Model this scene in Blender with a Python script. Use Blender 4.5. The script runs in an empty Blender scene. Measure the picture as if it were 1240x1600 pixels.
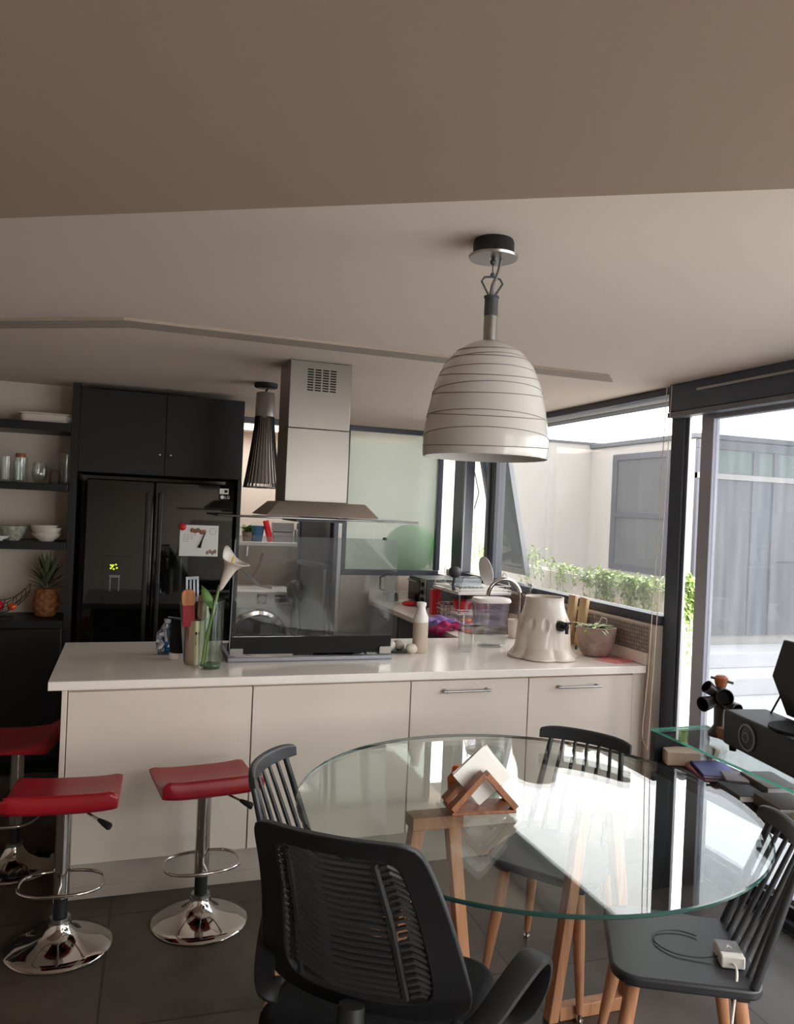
import bpy, bmesh, math, random
from mathutils import Vector, Matrix, Euler
random.seed(7)
S = bpy.context.scene
COL = S.collection
PI = math.pi
V = Vector

# ------------------------------------------------------------------ materials
def lin(c):
    return tuple(((v/255.0)/12.92 if v/255.0 <= 0.04045 else ((v/255.0+0.055)/1.055)**2.4) for v in c) + (1.0,)

def nt(name):
    m = bpy.data.materials.new(name); m.use_nodes = True
    t = m.node_tree
    return m, t, t.nodes, t.links, t.nodes['Principled BSDF']

def mat(name, col, rough=0.5, metal=0.0, spec=0.5, noise=0.0, nscale=8.0, bump=0.0, bscale=60.0, **kw):
    m, t, n, l, p = nt(name)
    p.inputs['Base Color'].default_value = lin(col)
    p.inputs['Roughness'].default_value = rough
    p.inputs['Metallic'].default_value = metal
    p.inputs['Specular IOR Level'].default_value = spec
    for k, v in kw.items():
        p.inputs[k.replace('_', ' ')].default_value = v
    if noise or bump:
        tc = n.new('ShaderNodeTexCoord')
    if noise:
        nz = n.new('ShaderNodeTexNoise'); nz.inputs['Scale'].default_value = nscale; nz.inputs['Detail'].default_value = 6
        l.new(tc.outputs['Object'], nz.inputs['Vector'])
        r = n.new('ShaderNodeValToRGB')
        c = lin(col)
        r.color_ramp.elements[0].position = 0.3; r.color_ramp.elements[1].position = 0.7
        r.color_ramp.elements[0].color = tuple(max(0, v*(1-noise)) for v in c[:3])+(1,)
        r.color_ramp.elements[1].color = tuple(min(1, v*(1+noise)) for v in c[:3])+(1,)
        l.new(nz.outputs['Fac'], r.inputs['Fac']); l.new(r.outputs['Color'], p.inputs['Base Color'])
    if bump:
        nb = n.new('ShaderNodeTexNoise'); nb.inputs['Scale'].default_value = bscale; nb.inputs['Detail'].default_value = 4
        l.new(tc.outputs['Object'], nb.inputs['Vector'])
        b = n.new('ShaderNodeBump'); b.inputs['Strength'].default_value = bump; b.inputs['Distance'].default_value = 0.01
        l.new(nb.outputs['Fac'], b.inputs['Height']); l.new(b.outputs['Normal'], p.inputs['Normal'])
    return m

def schlick(n, l, f0, scale=1.0):
    lw = n.new('ShaderNodeLayerWeight'); lw.inputs['Blend'].default_value = 0.5
    pw = n.new('ShaderNodeMath'); pw.operation = 'POWER'; pw.inputs[1].default_value = 5.0
    l.new(lw.outputs['Facing'], pw.inputs[0])
    ma = n.new('ShaderNodeMath'); ma.operation = 'MULTIPLY_ADD'; ma.use_clamp = True
    ma.inputs[1].default_value = (1-f0)*scale; ma.inputs[2].default_value = f0
    l.new(pw.outputs[0], ma.inputs[0])
    return ma.outputs[0]

def glass(name, tint=(255, 255, 255), f0=0.045, haze=0.0, hazecol=(225, 228, 232), scale=1.0, grough=0.0, streak=False):
    """thin clear pane: see-through, mirror-like at a slant, optionally veiled by a milky film (cloudy plastic, painted window glare)"""
    m, t, n, l, p = nt(name)
    n.remove(p)
    out = n['Material Output']
    tr = n.new('ShaderNodeBsdfTransparent'); tr.inputs['Color'].default_value = lin(tint)
    gl = n.new('ShaderNodeBsdfGlossy'); gl.inputs['Roughness'].default_value = grough
    mx = n.new('ShaderNodeMixShader')
    l.new(schlick(n, l, f0, scale), mx.inputs[0]); l.new(tr.outputs[0], mx.inputs[1]); l.new(gl.outputs[0], mx.inputs[2])
    last = mx
    if haze:
        tl = n.new('ShaderNodeBsdfTranslucent'); tl.inputs['Color'].default_value = lin(hazecol)
        df = n.new('ShaderNodeBsdfDiffuse'); df.inputs['Color'].default_value = lin(hazecol)
        a = n.new('ShaderNodeMixShader'); a.inputs[0].default_value = 0.35
        l.new(tl.outputs[0], a.inputs[1]); l.new(df.outputs[0], a.inputs[2])
        m2 = n.new('ShaderNodeMixShader')
        if streak:
            tc = n.new('ShaderNodeTexCoord'); mp = n.new('ShaderNodeMapping'); mp.inputs['Scale'].default_value = (9, 9, 0.7)
            nz = n.new('ShaderNodeTexNoise'); nz.inputs['Scale'].default_value = 3.0; nz.inputs['Detail'].default_value = 5
            l.new(tc.outputs['Object'], mp.inputs[0]); l.new(mp.outputs[0], nz.inputs['Vector'])
            mr = n.new('ShaderNodeMapRange'); mr.inputs[1].default_value = 0.3; mr.inputs[2].default_value = 0.75
            mr.inputs[3].default_value = haze*0.65; mr.inputs[4].default_value = haze*1.4
            l.new(nz.outputs['Fac'], mr.inputs[0]); l.new(mr.outputs[0], m2.inputs[0])
        else:
            m2.inputs[0].default_value = haze
        l.new(last.outputs[0], m2.inputs[1]); l.new(a.outputs[0], m2.inputs[2]); last = m2
    l.new(last.outputs[0], out.inputs['Surface'])
    return m

def frosted(name, col, rough=0.45, dif=0.45, d2=0.3):
    m, t, n, l, p = nt(name)
    n.remove(p); out = n['Material Output']
    tl = n.new('ShaderNodeBsdfTranslucent'); tl.inputs['Color'].default_value = lin(col)
    rf = n.new('ShaderNodeBsdfRefraction'); rf.inputs['Color'].default_value = lin(col); rf.inputs['Roughness'].default_value = rough; rf.inputs['IOR'].default_value = 1.05
    df = n.new('ShaderNodeBsdfDiffuse'); df.inputs['Color'].default_value = lin(col)
    a = n.new('ShaderNodeMixShader'); a.inputs[0].default_value = dif
    b = n.new('ShaderNodeMixShader'); b.inputs[0].default_value = d2
    l.new(rf.outputs[0], a.inputs[1]); l.new(tl.outputs[0], a.inputs[2])
    l.new(a.outputs[0], b.inputs[1]); l.new(df.outputs[0], b.inputs[2])
    gl = n.new('ShaderNodeBsdfGlossy'); gl.inputs['Roughness'].default_value = 0.3
    c = n.new('ShaderNodeMixShader'); c.inputs[0].default_value = 0.05
    l.new(b.outputs[0], c.inputs[1]); l.new(gl.outputs[0], c.inputs[2])
    l.new(c.outputs[0], out.inputs['Surface'])
    return m

def wood(name, c1, c2, rough=0.45, axis=2, sc=14.0):
    m, t, n, l, p = nt(name)
    tc = n.new('ShaderNodeTexCoord'); mp = n.new('ShaderNodeMapping')
    s = [sc*3]*3; s[axis] = sc*0.25; mp.inputs['Scale'].default_value = s
    nz = n.new('ShaderNodeTexNoise'); nz.inputs['Scale'].default_value = 1.0; nz.inputs['Detail'].default_value = 6; nz.inputs['Distortion'].default_value = 0.6
    r = n.new('ShaderNodeValToRGB'); r.color_ramp.elements[0].color = lin(c1); r.color_ramp.elements[1].color = lin(c2)
    r.color_ramp.elements[0].position = 0.35; r.color_ramp.elements[1].position = 0.68
    l.new(tc.outputs['Object'], mp.inputs[0]); l.new(mp.outputs[0], nz.inputs['Vector']); l.new(nz.outputs['Fac'], r.inputs['Fac'])
    l.new(r.outputs['Color'], p.inputs['Base Color']); p.inputs['Roughness'].default_value = rough
    return m

def brushed(name, col, rough=0.28, axis=2):
    m, t, n, l, p = nt(name)
    p.inputs['Metallic'].default_value = 1.0; p.inputs['Base Color'].default_value = lin(col)
    tc = n.new('ShaderNodeTexCoord'); nz = n.new('ShaderNodeTexNoise'); nz.inputs['Scale'].default_value = 3.0; nz.inputs['Detail'].default_value = 2
    l.new(tc.outputs['Object'], nz.inputs['Vector'])
    mr = n.new('ShaderNodeMapRange'); mr.inputs[3].default_value = rough*0.9; mr.inputs[4].default_value = rough*1.15
    l.new(nz.outputs['Fac'], mr.inputs[0]); l.new(mr.outputs[0], p.inputs['Roughness'])
    p.inputs['Anisotropic'].default_value = 0.6
    return m

def floor_mat():
    m, t, n, l, p = nt('stained_concrete_tiles')
    tc = n.new('ShaderNodeTexCoord')
    mp = n.new('ShaderNodeMapping'); mp.inputs['Rotation'].default_value = (0, 0, math.radians(2)); mp.inputs['Location'].default_value = (0.12, 0.25, 0)
    l.new(tc.outputs['Object'], mp.inputs[0])
    nz = n.new('ShaderNodeTexNoise'); nz.inputs['Scale'].default_value = 2.2; nz.inputs['Detail'].default_value = 9; nz.inputs['Roughness'].default_value = 0.65
    l.new(mp.outputs[0], nz.inputs['Vector'])
    r = n.new('ShaderNodeValToRGB')
    r.color_ramp.elements[0].position = 0.3; r.color_ramp.elements[0].color = lin((34, 31, 29))
    r.color_ramp.elements[1].position = 0.72; r.color_ramp.elements[1].color = lin((100, 87, 79))
    l.new(nz.outputs['Fac'], r.inputs['Fac'])
    br = n.new('ShaderNodeTexBrick'); br.offset = 0.0
    br.inputs['Scale'].default_value = 1.0; br.inputs['Brick Width'].default_value = 0.72; br.inputs['Row Height'].default_value = 0.72
    br.inputs['Mortar Size'].default_value = 0.004; br.inputs['Mortar Smooth'].default_value = 0.2
    br.inputs['Color1'].default_value = (1, 1, 1, 1); br.inputs['Color2'].default_value = (0.82, 0.82, 0.82, 1); br.inputs['Mortar'].default_value = (0.2, 0.2, 0.2, 1)
    l.new(mp.outputs[0], br.inputs['Vector'])
    mm = n.new('ShaderNodeMix'); mm.data_type = 'RGBA'; mm.blend_type = 'MULTIPLY'; mm.inputs[0].default_value = 1.0
    l.new(r.outputs['Color'], mm.inputs[6]); l.new(br.outputs['Color'], mm.inputs[7]); l.new(mm.outputs[2], p.inputs['Base Color'])
    p.inputs['Roughness'].default_value = 0.42
    mr = n.new('ShaderNodeMapRange'); mr.inputs[3].default_value = 0.3; mr.inputs[4].default_value = 0.55
    l.new(nz.outputs['Fac'], mr.inputs[0]); l.new(mr.outputs[0], p.inputs['Roughness'])
    b = n.new('ShaderNodeBump'); b.inputs['Strength'].default_value = 0.15; b.inputs['Distance'].default_value = 0.004
    l.new(br.outputs['Color'], b.inputs['Height']); l.new(b.outputs['Normal'], p.inputs['Normal'])
    return m

def mosaic_mat():
    m, t, n, l, p = nt('small_grey_mosaic')
    tc = n.new('ShaderNodeTexCoord'); sp = n.new('ShaderNodeSeparateXYZ'); cb = n.new('ShaderNodeCombineXYZ')
    l.new(tc.outputs['Object'], sp.inputs[0]); l.new(sp.outputs['Y'], cb.inputs['X']); l.new(sp.outputs['Z'], cb.inputs['Y'])
    br = n.new('ShaderNodeTexBrick'); br.offset = 0.0
    br.inputs['Scale'].default_value = 1.0; br.inputs['Brick Width'].default_value = 0.021; br.inputs['Row Height'].default_value = 0.021
    br.inputs['Mortar Size'].default_value = 0.0016; br.inputs['Color1'].default_value = lin((168, 158, 150)); br.inputs['Color2'].default_value = lin((140, 132, 128))
    br.inputs['Mortar'].default_value = lin((84, 78, 76))
    l.new(cb.outputs[0], br.inputs['Vector']); l.new(br.outputs['Color'], p.inputs['Base Color'])
    p.inputs['Roughness'].default_value = 0.35
    return m

def mesh_fabric():
    m, t, n, l, p = nt('black_net_fabric')
    p.inputs['Base Color'].default_value = lin((20, 20, 21)); p.inputs['Roughness'].default_value = 0.8
    tc = n.new('ShaderNodeTexCoord'); mp = n.new('ShaderNodeMapping'); mp.inputs['Rotation'].default_value = (0, math.radians(35), 0)
    w = n.new('ShaderNodeTexWave'); w.inputs['Scale'].default_value = 90.0; w.bands_direction = 'X'
    l.new(tc.outputs['Object'], mp.inputs[0]); l.new(mp.outputs[0], w.inputs['Vector'])
    th = n.new('ShaderNodeMath'); th.operation = 'LESS_THAN'; th.inputs[1].default_value = 0.45
    l.new(w.outputs['Fac'], th.inputs[0])
    tr = n.new('ShaderNodeBsdfTransparent'); mx = n.new('ShaderNodeMixShader')
    l.new(th.outputs[0], mx.inputs[0]); l.new(p.outputs[0], mx.inputs[1]); l.new(tr.outputs[0], mx.inputs[2])
    l.new(mx.outputs[0], n['Material Output'].inputs['Surface'])
    return m

M = {}
M['wall'] = mat('warm_white_paint', (214, 202, 190), 0.85, spec=0.2, bump=0.03, bscale=120)
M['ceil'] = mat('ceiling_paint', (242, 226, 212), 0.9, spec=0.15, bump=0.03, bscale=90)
M['bulk'] = mat('shaded_bulkhead_paint', (176, 154, 136), 0.9, spec=0.15, bump=0.03, bscale=90)  # ceiling paint darkened: the bulkhead's shade is put into the colour
M['extwall'] = mat('white_render_wall', (150, 146, 142), 0.9, spec=0.1, noise=0.05, nscale=1.5, bump=0.05)
M['planter'] = mat('white_planter_render', (232, 229, 225), 0.9, spec=0.1, bump=0.05)
M['extgrey'] = mat('grey_render', (78, 80, 84), 0.9, spec=0.2, noise=0.06, nscale=2)
M['paving'] = mat('pale_concrete_paving', (176, 176, 176), 0.8, noise=0.08, nscale=1.2)
M['floor'] = floor_mat()
M['mosaic'] = mosaic_mat()
M['alu'] = mat('dark_aluminium_frame', (54, 59, 74), 0.38, 0.0, 0.6)
M['blind'] = mat('glare_lifted_blind_box', (74, 80, 95), 0.45)  # dark box lightened: window glare put into the colour
M['alulight'] = mat('grey_aluminium', (120, 122, 128), 0.35, 0.5)
M['dooralu'] = mat('glare_lit_door_aluminium', (170, 170, 180), 0.4, 0.2)  # grey door aluminium lightened, window glare painted into its colour
M['blackcab'] = mat('black_lacquer', (17, 17, 17), 0.42, 0, 0.4)
M['blackmatt'] = mat('black_matt', (14, 14, 14), 0.7, 0, 0.3)
M['blackplastic'] = mat('black_plastic', (26, 26, 28), 0.5, 0, 0.4)
M['softblack'] = mat('black_upholstery', (20, 20, 22), 0.9, 0, 0.2, bump=0.3, bscale=300)
M['chairblack'] = mat('charcoal_chair_plastic', (42, 43, 47), 0.42, 0, 0.5)
M['gloss'] = mat('black_glass', (8, 8, 9), 0.04, 0, 0.6)
M['cabinet'] = mat('white_lacquer', (226, 214, 202), 0.38, 0, 0.4)
M['cabgrey'] = mat('grey_lacquer', (120, 118, 116), 0.35, 0, 0.4)
M['kick'] = mat('stained_plinth', (176, 166, 156), 0.5, noise=0.12, nscale=5)
M['top'] = mat('white_quartz', (244, 236, 228), 0.16, 0, 0.4, noise=0.015, nscale=60)
M['steel'] = brushed('brushed_steel', (146, 140, 134), 0.42)
M['steelpale'] = mat('pale_satin_steel', (190, 178, 166), 0.42, 0.65)
M['chrome'] = mat('chrome', (196, 192, 188), 0.07, 1.0)
M['satin'] = mat('satin_metal', (168, 166, 164), 0.3, 1.0)
M['red'] = mat('red_leatherette', (152, 18, 32), 0.36, 0, 0.5, bump=0.05, bscale=200)
M['redp'] = mat('red_plastic', (205, 28, 40), 0.35)
M['orange'] = mat('orange_plastic', (226, 92, 40), 0.4)
M['beech'] = wood('beech_wood', (158, 108, 76), (188, 138, 104), 0.45)
M['walnut'] = wood('brown_wood', (118, 72, 46), (160, 104, 70), 0.4)
M['pine'] = wood('raw_pine', (196, 164, 122), (222, 194, 152), 0.6)
M['clear0'] = glass('clear_rear_pane', (250, 252, 252), 0.05)
M['clear'] = glass('clear_pane', (222, 223, 224), 0.05, haze=0.02, streak=True)
M['hazed'] = glass('glare_hazed_pane', (194, 197, 201), 0.05, haze=0.09, streak=True)  # veiling glare of the bright window painted in as a milky film
M['awn'] = glass('tinted_hazed_pane', (120, 128, 134), 0.06, haze=0.02, streak=True)  # dark tint under a thin streaky milky film
M['tableglass'] = glass('table_glass', (245, 249, 247), 0.045, scale=0.95)
M['edgeglass'] = mat('green_glass_edge', (34, 66, 62), 0.15, 0, 0.5)
M['edgegreen'] = mat('bright_green_glass_edge', (66, 196, 160), 0.15, 0, 0.6, Transmission_Weight=0.3)
M['smoke'] = glass('smoked_glass', (226, 228, 228), 0.03, haze=0.04, scale=0.7)
M['jar'] = glass('drinking_glass', (247, 249, 248), 0.055, scale=1.0)
M['vase'] = glass('greenish_vase_glass', (240, 246, 240), 0.05, scale=0.8)
M['lav'] = glass('lavender_plastic', (247, 245, 251), 0.05, haze=0.09, hazecol=(214, 208, 230))
M['frost'] = frosted('frosted_pane', (200, 206, 202), 0.2, 0.25, 0.12)
M['frostgrey'] = frosted('grey_frosted_pane', (120, 124, 124), dif=0.7)
M['ceramic'] = mat('cream_ceramic', (214, 204, 192), 0.22, 0, 0.5)
M['white'] = mat('white_plastic', (232, 228, 224), 0.35)
M['shade'] = mat('opal_glass_shade', (206, 202, 198), 0.14, 0, 0.5, Subsurface_Weight=0.0)
M['line'] = mat('grey_line', (120, 110, 104), 0.4)
M['paper'] = mat('white_paper', (236, 234, 230), 0.85)
M['pink'] = mat('pink_paper', (226, 140, 136), 0.8)
M['cream'] = mat('cream_card', (222, 200, 176), 0.7)
M['leaf'] = mat('leaf_green', (96, 128, 62), 0.5, noise=0.25, nscale=12)
M['leafpale'] = mat('pale_leaf_green', (150, 172, 104), 0.5, noise=0.3, nscale=15)
M['stem'] = mat('green_stem', (120, 140, 80), 0.5)
M['stone'] = mat('mottled_clay', (150, 128, 118), 0.85, noise=0.35, nscale=14, bump=0.4, bscale=30)
M['soil'] = mat('dark_soil', (50, 40, 34), 0.95)
M['pineapple'] = mat('pineapple_rind', (140, 86, 46), 0.6, noise=0.4, nscale=40)
M['crown'] = mat('pineapple_leaf', (92, 100, 74), 0.55, noise=0.2, nscale=20)
M['darkgrey'] = mat('dark_grey', (66, 68, 72), 0.5)
M['midgrey'] = mat('mid_grey', (128, 128, 130), 0.5)
M['nbframe'] = mat('neighbour_frame', (48, 50, 58), 0.5)
M['net'] = mesh_fabric()

# ------------------------------------------------------------------ mesh builder
class MB:
    def __init__(s): s.bm = bmesh.new(); s.mi = 0
    def _v(s, vs): return [s.bm.verts.new(v) for v in vs]
    def _f(s, vs):
        try:
            f = s.bm.faces.new(vs); f.material_index = s.mi; return f
        except ValueError:
            return None
    def box(s, c, d, rot=None):
        c = V(c); hx, hy, hz = d[0]/2, d[1]/2, d[2]/2
        R = Euler(rot).to_matrix() if rot else None
        p = []
        for z in (-hz, hz):
            for x, y in ((-hx, -hy), (hx, -hy), (hx, hy), (-hx, hy)):
                q = V((x, y, z)); p.append(c + (R @ q if R else q))
        v = s._v(p)
        for f in ((3, 2, 1, 0), (4, 5, 6, 7), (0, 1, 5, 4), (1, 2, 6, 5), (2, 3, 7, 6), (3, 0, 4, 7)):
            s._f([v[i] for i in f])
        return s
    def bb(s, a, b):
        a, b = V(a), V(b)
        return s.box((a+b)/2, [abs(x) for x in (b-a)])
    def hexa(s, p):        # 8 corner points, bottom ring then top ring
        v = s._v([V(q) for q in p])
        for f in ((3, 2, 1, 0), (4, 5, 6, 7), (0, 1, 5, 4), (1, 2, 6, 5), (2, 3, 7, 6), (3, 0, 4, 7)):
            s._f([v[i] for i in f])
        return s
    def prism(s, poly, z0, z1, M4=None):
        M4 = M4 or Matrix.Identity(4)
        a = s._v([M4 @ V((x, y, z0)) for x, y in poly]); b = s._v([M4 @ V((x, y, z1)) for x, y in poly])
        s._f(a[::-1]); s._f(b); n = len(a)
        for i in range(n):
            s._f([a[i], a[(i+1) % n], b[(i+1) % n], b[i]])
        return s
    def lathe(s, prof, seg=32, c=(0, 0, 0), fn=None):
        c = V(c); rings = []
        for k, (r, z) in enumerate(prof):
            if r <= 1e-6:
                rings.append([s.bm.verts.new(c+V((0, 0, z)))])
            else:
                rg = []
                for i in range(seg):
                    a = 2*PI*i/seg
                    q = fn(r, z, a) if fn else (r, z)
                    rg.append(s.bm.verts.new(c+V((q[0]*math.cos(a), q[0]*math.sin(a), q[1]))))
                rings.append(rg)
        for A, B in zip(rings, rings[1:]):
            for i in range(seg):
                j = (i+1) % seg
                if len(A) == 1 and len(B) == 1: continue
                if len(A) == 1: s._f([A[0], B[j], B[i]])
                elif len(B) == 1: s._f([A[i], A[j], B[0]])
                else: s._f([A[i], A[j], B[j], B[i]])
        return s
    def tube(s, pts, r, seg=8, closed=False, cap=True):
        pts = [V(p) for p in pts]; n = len(pts)
        rs = r if isinstance(r, (list, tuple)) else [r]*n
        T = []
        for i in range(n):
            if closed: d = pts[(i+1) % n]-pts[i-1]
            else: d = pts[min(i+1, n-1)]-pts[max(i-1, 0)]
            T.append(d.normalized() if d.length > 1e-9 else V((0, 0, 1)))
        up = V((0, 0, 1)) if abs(T[0].z) < 0.9 else V((1, 0, 0))
        N = (up-T[0]*up.dot(T[0])).normalized(); rings = []
        for i in range(n):
            N = (N-T[i]*N.dot(T[i])).normalized(); B = T[i].cross(N)
            rings.append([s.bm.verts.new(pts[i]+(N*math.cos(2*PI*k/seg)+B*math.sin(2*PI*k/seg))*rs[i]) for k in range(seg)])
        m = n if closed else n-1
        for i in range(m):
            A, B2 = rings[i], rings[(i+1) % n]
            for k in range(seg):
                s._f([A[k], A[(k+1) % seg], B2[(k+1) % seg], B2[k]])
        if cap and not closed:
            s._f(rings[0][::-1]); s._f(rings[-1])
        return s
    def cyl(s, a, b, r0, r1=None, seg=20): return s.tube([a, b], [r0, r0 if r1 is None else r1], seg)
    def ball(s, c, r, sc=(1, 1, 1), seg=16, ring=10):
        c = V(c); prev = None; top = s.bm.verts.new(c+V((0, 0, r*sc[2]))); bot = s.bm.verts.new(c-V((0, 0, r*sc[2])))
        rings = []
        for k in range(1, ring):
            t = PI*k/ring
            rings.append([s.bm.verts.new(c+V((r*sc[0]*math.sin(t)*math.cos(2*PI*i/seg), r*sc[1]*math.sin(t)*math.sin(2*PI*i/seg), r*sc[2]*math.cos(t)))) for i in range(seg)])
        for i in range(seg):
            j = (i+1) % seg
            s._f([top, rings[0][i], rings[0][j]]); s._f([bot, rings[-1][j], rings[-1][i]])
        for A, B in zip(rings, rings[1:]):
            for i in range(seg):
                j = (i+1) % seg
                s._f([A[i], B[i], B[j], A[j]])
        return s
    def grid(s, fn, nu, nv, thick=0.0):
        g = [[s.bm.verts.new(V(fn(i/nu, j/nv))) for j in range(nv+1)] for i in range(nu+1)]
        for i in range(nu):
            for j in range(nv):
                s._f([g[i][j], g[i+1][j], g[i+1][j+1], g[i][j+1]])
        return s
    def leaf(s, base, d, up, L, w, bend=0.3):
        d = V(d).normalized(); up = V(up); side = d.cross(up)
        if side.length < 1e-4: side = d.orthogonal()
        side.normalize(); nrm = side.cross(d)
        rows = []
        for t, ww in ((0, 0.12), (0.35, 1.0), (0.7, 0.75), (1.0, 0.0)):
            c = V(base)+d*L*t-nrm*bend*L*t*t
            if ww == 0: rows.append([s.bm.verts.new(c)])
            else: rows.append([s.bm.verts.new(c-side*w*ww*0.5+nrm*w*ww*0.12), s.bm.verts.new(c), s.bm.verts.new(c+side*w*ww*0.5+nrm*w*ww*0.12)])
        for A, B in zip(rows, rows[1:]):
            if len(B) == 3:
                s._f([A[0], A[1], B[1], B[0]]); s._f([A[1], A[2], B[2], B[1]])
            else:
                s._f([A[0], A[1], B[0]]); s._f([A[1], A[2], B[0]])
        return s
    def build(s, name, m, parent=None, bevel=0.0, seg=2, smooth=40, loc=None, rotz=0.0, solid=0.0, sub=0):
        bmesh.ops.recalc_face_normals(s.bm, faces=s.bm.faces)
        me = bpy.data.meshes.new(name); s.bm.to_mesh(me); s.bm.free()
        for x in (m if isinstance(m, (list, tuple)) else [m]):
            me.materials.append(M[x] if isinstance(x, str) else x)
        if smooth:
            for p in me.polygons: p.use_smooth = True
            me.set_sharp_from_angle(angle=math.radians(smooth))
        o = bpy.data.objects.new(name, me); COL.objects.link(o)
        if parent: o.parent = parent
        if loc: o.location = loc
        o.rotation_euler.z = rotz
        if solid:
            md = o.modifiers.new('thickness', 'SOLIDIFY'); md.thickness = solid; md.offset = 0
        if sub:
            md = o.modifiers.new('sub', 'SUBSURF'); md.levels = sub; md.render_levels = sub
        if bevel:
            md = o.modifiers.new('bevel', 'BEVEL'); md.width = bevel; md.segments = seg; md.limit_method = 'ANGLE'; md.angle_limit = math.radians(40); md.harden_normals = False
        return o

def tag(o, label, cat, group=None, kind=None):
    if label: o['label'] = label
    if cat: o['category'] = cat
    if group: o['group'] = group
    if kind: o['kind'] = kind
    return o
def thing(name, loc, label, cat, group=None, rotz=0.0):
    o = bpy.data.objects.new(name, None); COL.objects.link(o); o.location = loc; o.rotation_euler.z = rotz; o.empty_display_size = 0.05
    return tag(o, label, cat, group)
def struct(o):
    o['kind'] = 'structure'; return o
def sempty(name, loc=(0, 0, 0)):
    o = bpy.data.objects.new(name, None); COL.objects.link(o); o.location = loc; o['kind'] = 'structure'; return o
def dup(root, loc, rotz, label, group=None):
    r = root.copy(); COL.objects.link(r); r.location = loc; r.rotation_euler.z = rotz; r['label'] = label
    if group: r['group'] = group
    for ch in list(root.children):
        c = ch.copy(); COL.objects.link(c); c.parent = r
        for g in list(ch.children):
            d = g.copy(); COL.objects.link(d); d.parent = c
    return r
def sm(path, k=6):
    P = [V(p) for p in path]; out = []
    for i in range(len(P)-1):
        p0, p1, p2, p3 = P[max(i-1, 0)], P[i], P[i+1], P[min(i+2, len(P)-1)]
        for q in range(k):
            u = q/k; out.append(0.5*((2*p1)+(p2-p0)*u+(2*p0-5*p1+4*p2-p3)*u*u+(3*p1-p0-3*p2+p3)*u**3))
    return out+[P[-1]]
def rpoly(w, d, r, n=6, cx=0, cy=0):
    out = []
    for sx, sy, a0 in ((1, 1, 0), (-1, 1, 90), (-1, -1, 180), (1, -1, 270)):
        for k in range(n+1):
            a = math.radians(a0+90*k/n)
            out.append((cx+sx*(w/2-r)+r*math.cos(a), cy+sy*(d/2-r)+r*math.sin(a)))
    return out
def text_mesh(name, s, size, m, parent, mw, depth=0.0006):
    cu = bpy.data.curves.new(name, 'FONT'); cu.body = s; cu.size = size; cu.extrude = depth; cu.align_x = 'CENTER'; cu.align_y = 'CENTER'
    tmp = bpy.data.objects.new(name+'_tmp', cu); COL.objects.link(tmp)
    dg = bpy.context.evaluated_depsgraph_get(); me = bpy.data.meshes.new_from_object(tmp.evaluated_get(dg))
    bpy.data.objects.remove(tmp); bpy.data.curves.remove(cu)
    me.transform(mw); me.materials.clear(); me.materials.append(M[m]); me.name = name
    o = bpy.data.objects.new(name, me); COL.objects.link(o); o.parent = parent
    return o
# matrix that stands flat things up so that they face -Y
FACE_Y = Matrix.Rotation(PI/2, 4, 'X')
SKY, EXPO = 2.2, 2.2
# ================================================================== SETTING
CZ = 2.39
struct(MB().bb((-3.6, -3.2, -0.1), (2.66, 8.0, 0)).build('floor', 'floor', smooth=0))
struct(MB().bb((-3.7, -0.35, CZ), (2.8, 7.0, CZ+0.12)).bb((-3.7, -3.3, CZ), (1.25, -0.35, CZ+0.12)).bb((2.45, -3.3, CZ), (2.8, -0.35, CZ+0.12)).bb((1.25, -3.3, CZ), (2.45, -2.5, CZ+0.12)).bb((-3.7, 7.0, CZ), (0.8, 8.0, CZ+0.12)).bb((1.65, 7.0, CZ), (2.8, 8.0, CZ+0.12)).bb((0.8, 7.6, CZ), (1.65, 8.0, CZ+0.12)).build('ceiling', 'ceil', smooth=0))  # openings over rear corner and laundry: unseen skylights added to brighten the rooms
# lower bulkhead over the near half of the room
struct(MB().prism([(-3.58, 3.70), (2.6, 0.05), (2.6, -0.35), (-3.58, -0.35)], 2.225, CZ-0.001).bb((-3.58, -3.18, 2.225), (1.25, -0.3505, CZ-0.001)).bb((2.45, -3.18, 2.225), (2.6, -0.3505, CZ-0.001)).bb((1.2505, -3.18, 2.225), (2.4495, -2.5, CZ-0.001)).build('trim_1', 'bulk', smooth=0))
M['strip'] = mat('painted_slot_shade', (184, 170, 157), 0.9, spec=0.1)  # shade of the ceiling groove painted as a darker flat strip
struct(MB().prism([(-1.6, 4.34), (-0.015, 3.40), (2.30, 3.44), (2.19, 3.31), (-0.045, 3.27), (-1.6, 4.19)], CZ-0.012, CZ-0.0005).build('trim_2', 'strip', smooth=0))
struct(MB().bb((-3.6, 5.52, 0), (-0.31, 5.62, CZ)).bb((-0.31, 5.95, 0), (0.72, 6.05, CZ)).bb((-0.41, 5.62, 0), (-0.31, 6.05, CZ)).build('wall_back', 'wall', smooth=0))
struct(MB().bb((-3.7, -3.2, 0), (-3.6, 5.62, CZ)).build('wall_left', 'wall', smooth=0))
struct(MB().bb((-3.7, -3.3, 0), (1.7, -3.2, CZ)).bb((1.7, -3.3, 2.3), (2.8, -3.2, CZ)).build('wall_rear', 'wall', smooth=0))
struct(MB().bb((2.68, -3.2, 2.242), (2.8, -1.1, CZ)).build('wall_right', 'wall', smooth=0))
w = sempty('added_window')  # rear window out of view, added to let in more daylight
fr = MB()
for x in (1.70, 2.68): fr.bb((x, -3.28, 0.0), (x+0.06, -3.22, 2.299))
fr.build('window_frame', 'alu', w, 0.003)
MB().bb((1.761, -3.254, 0.002), (2.679, -3.246, 2.298)).build('window_pane', 'clear0', w, smooth=0)
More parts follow.
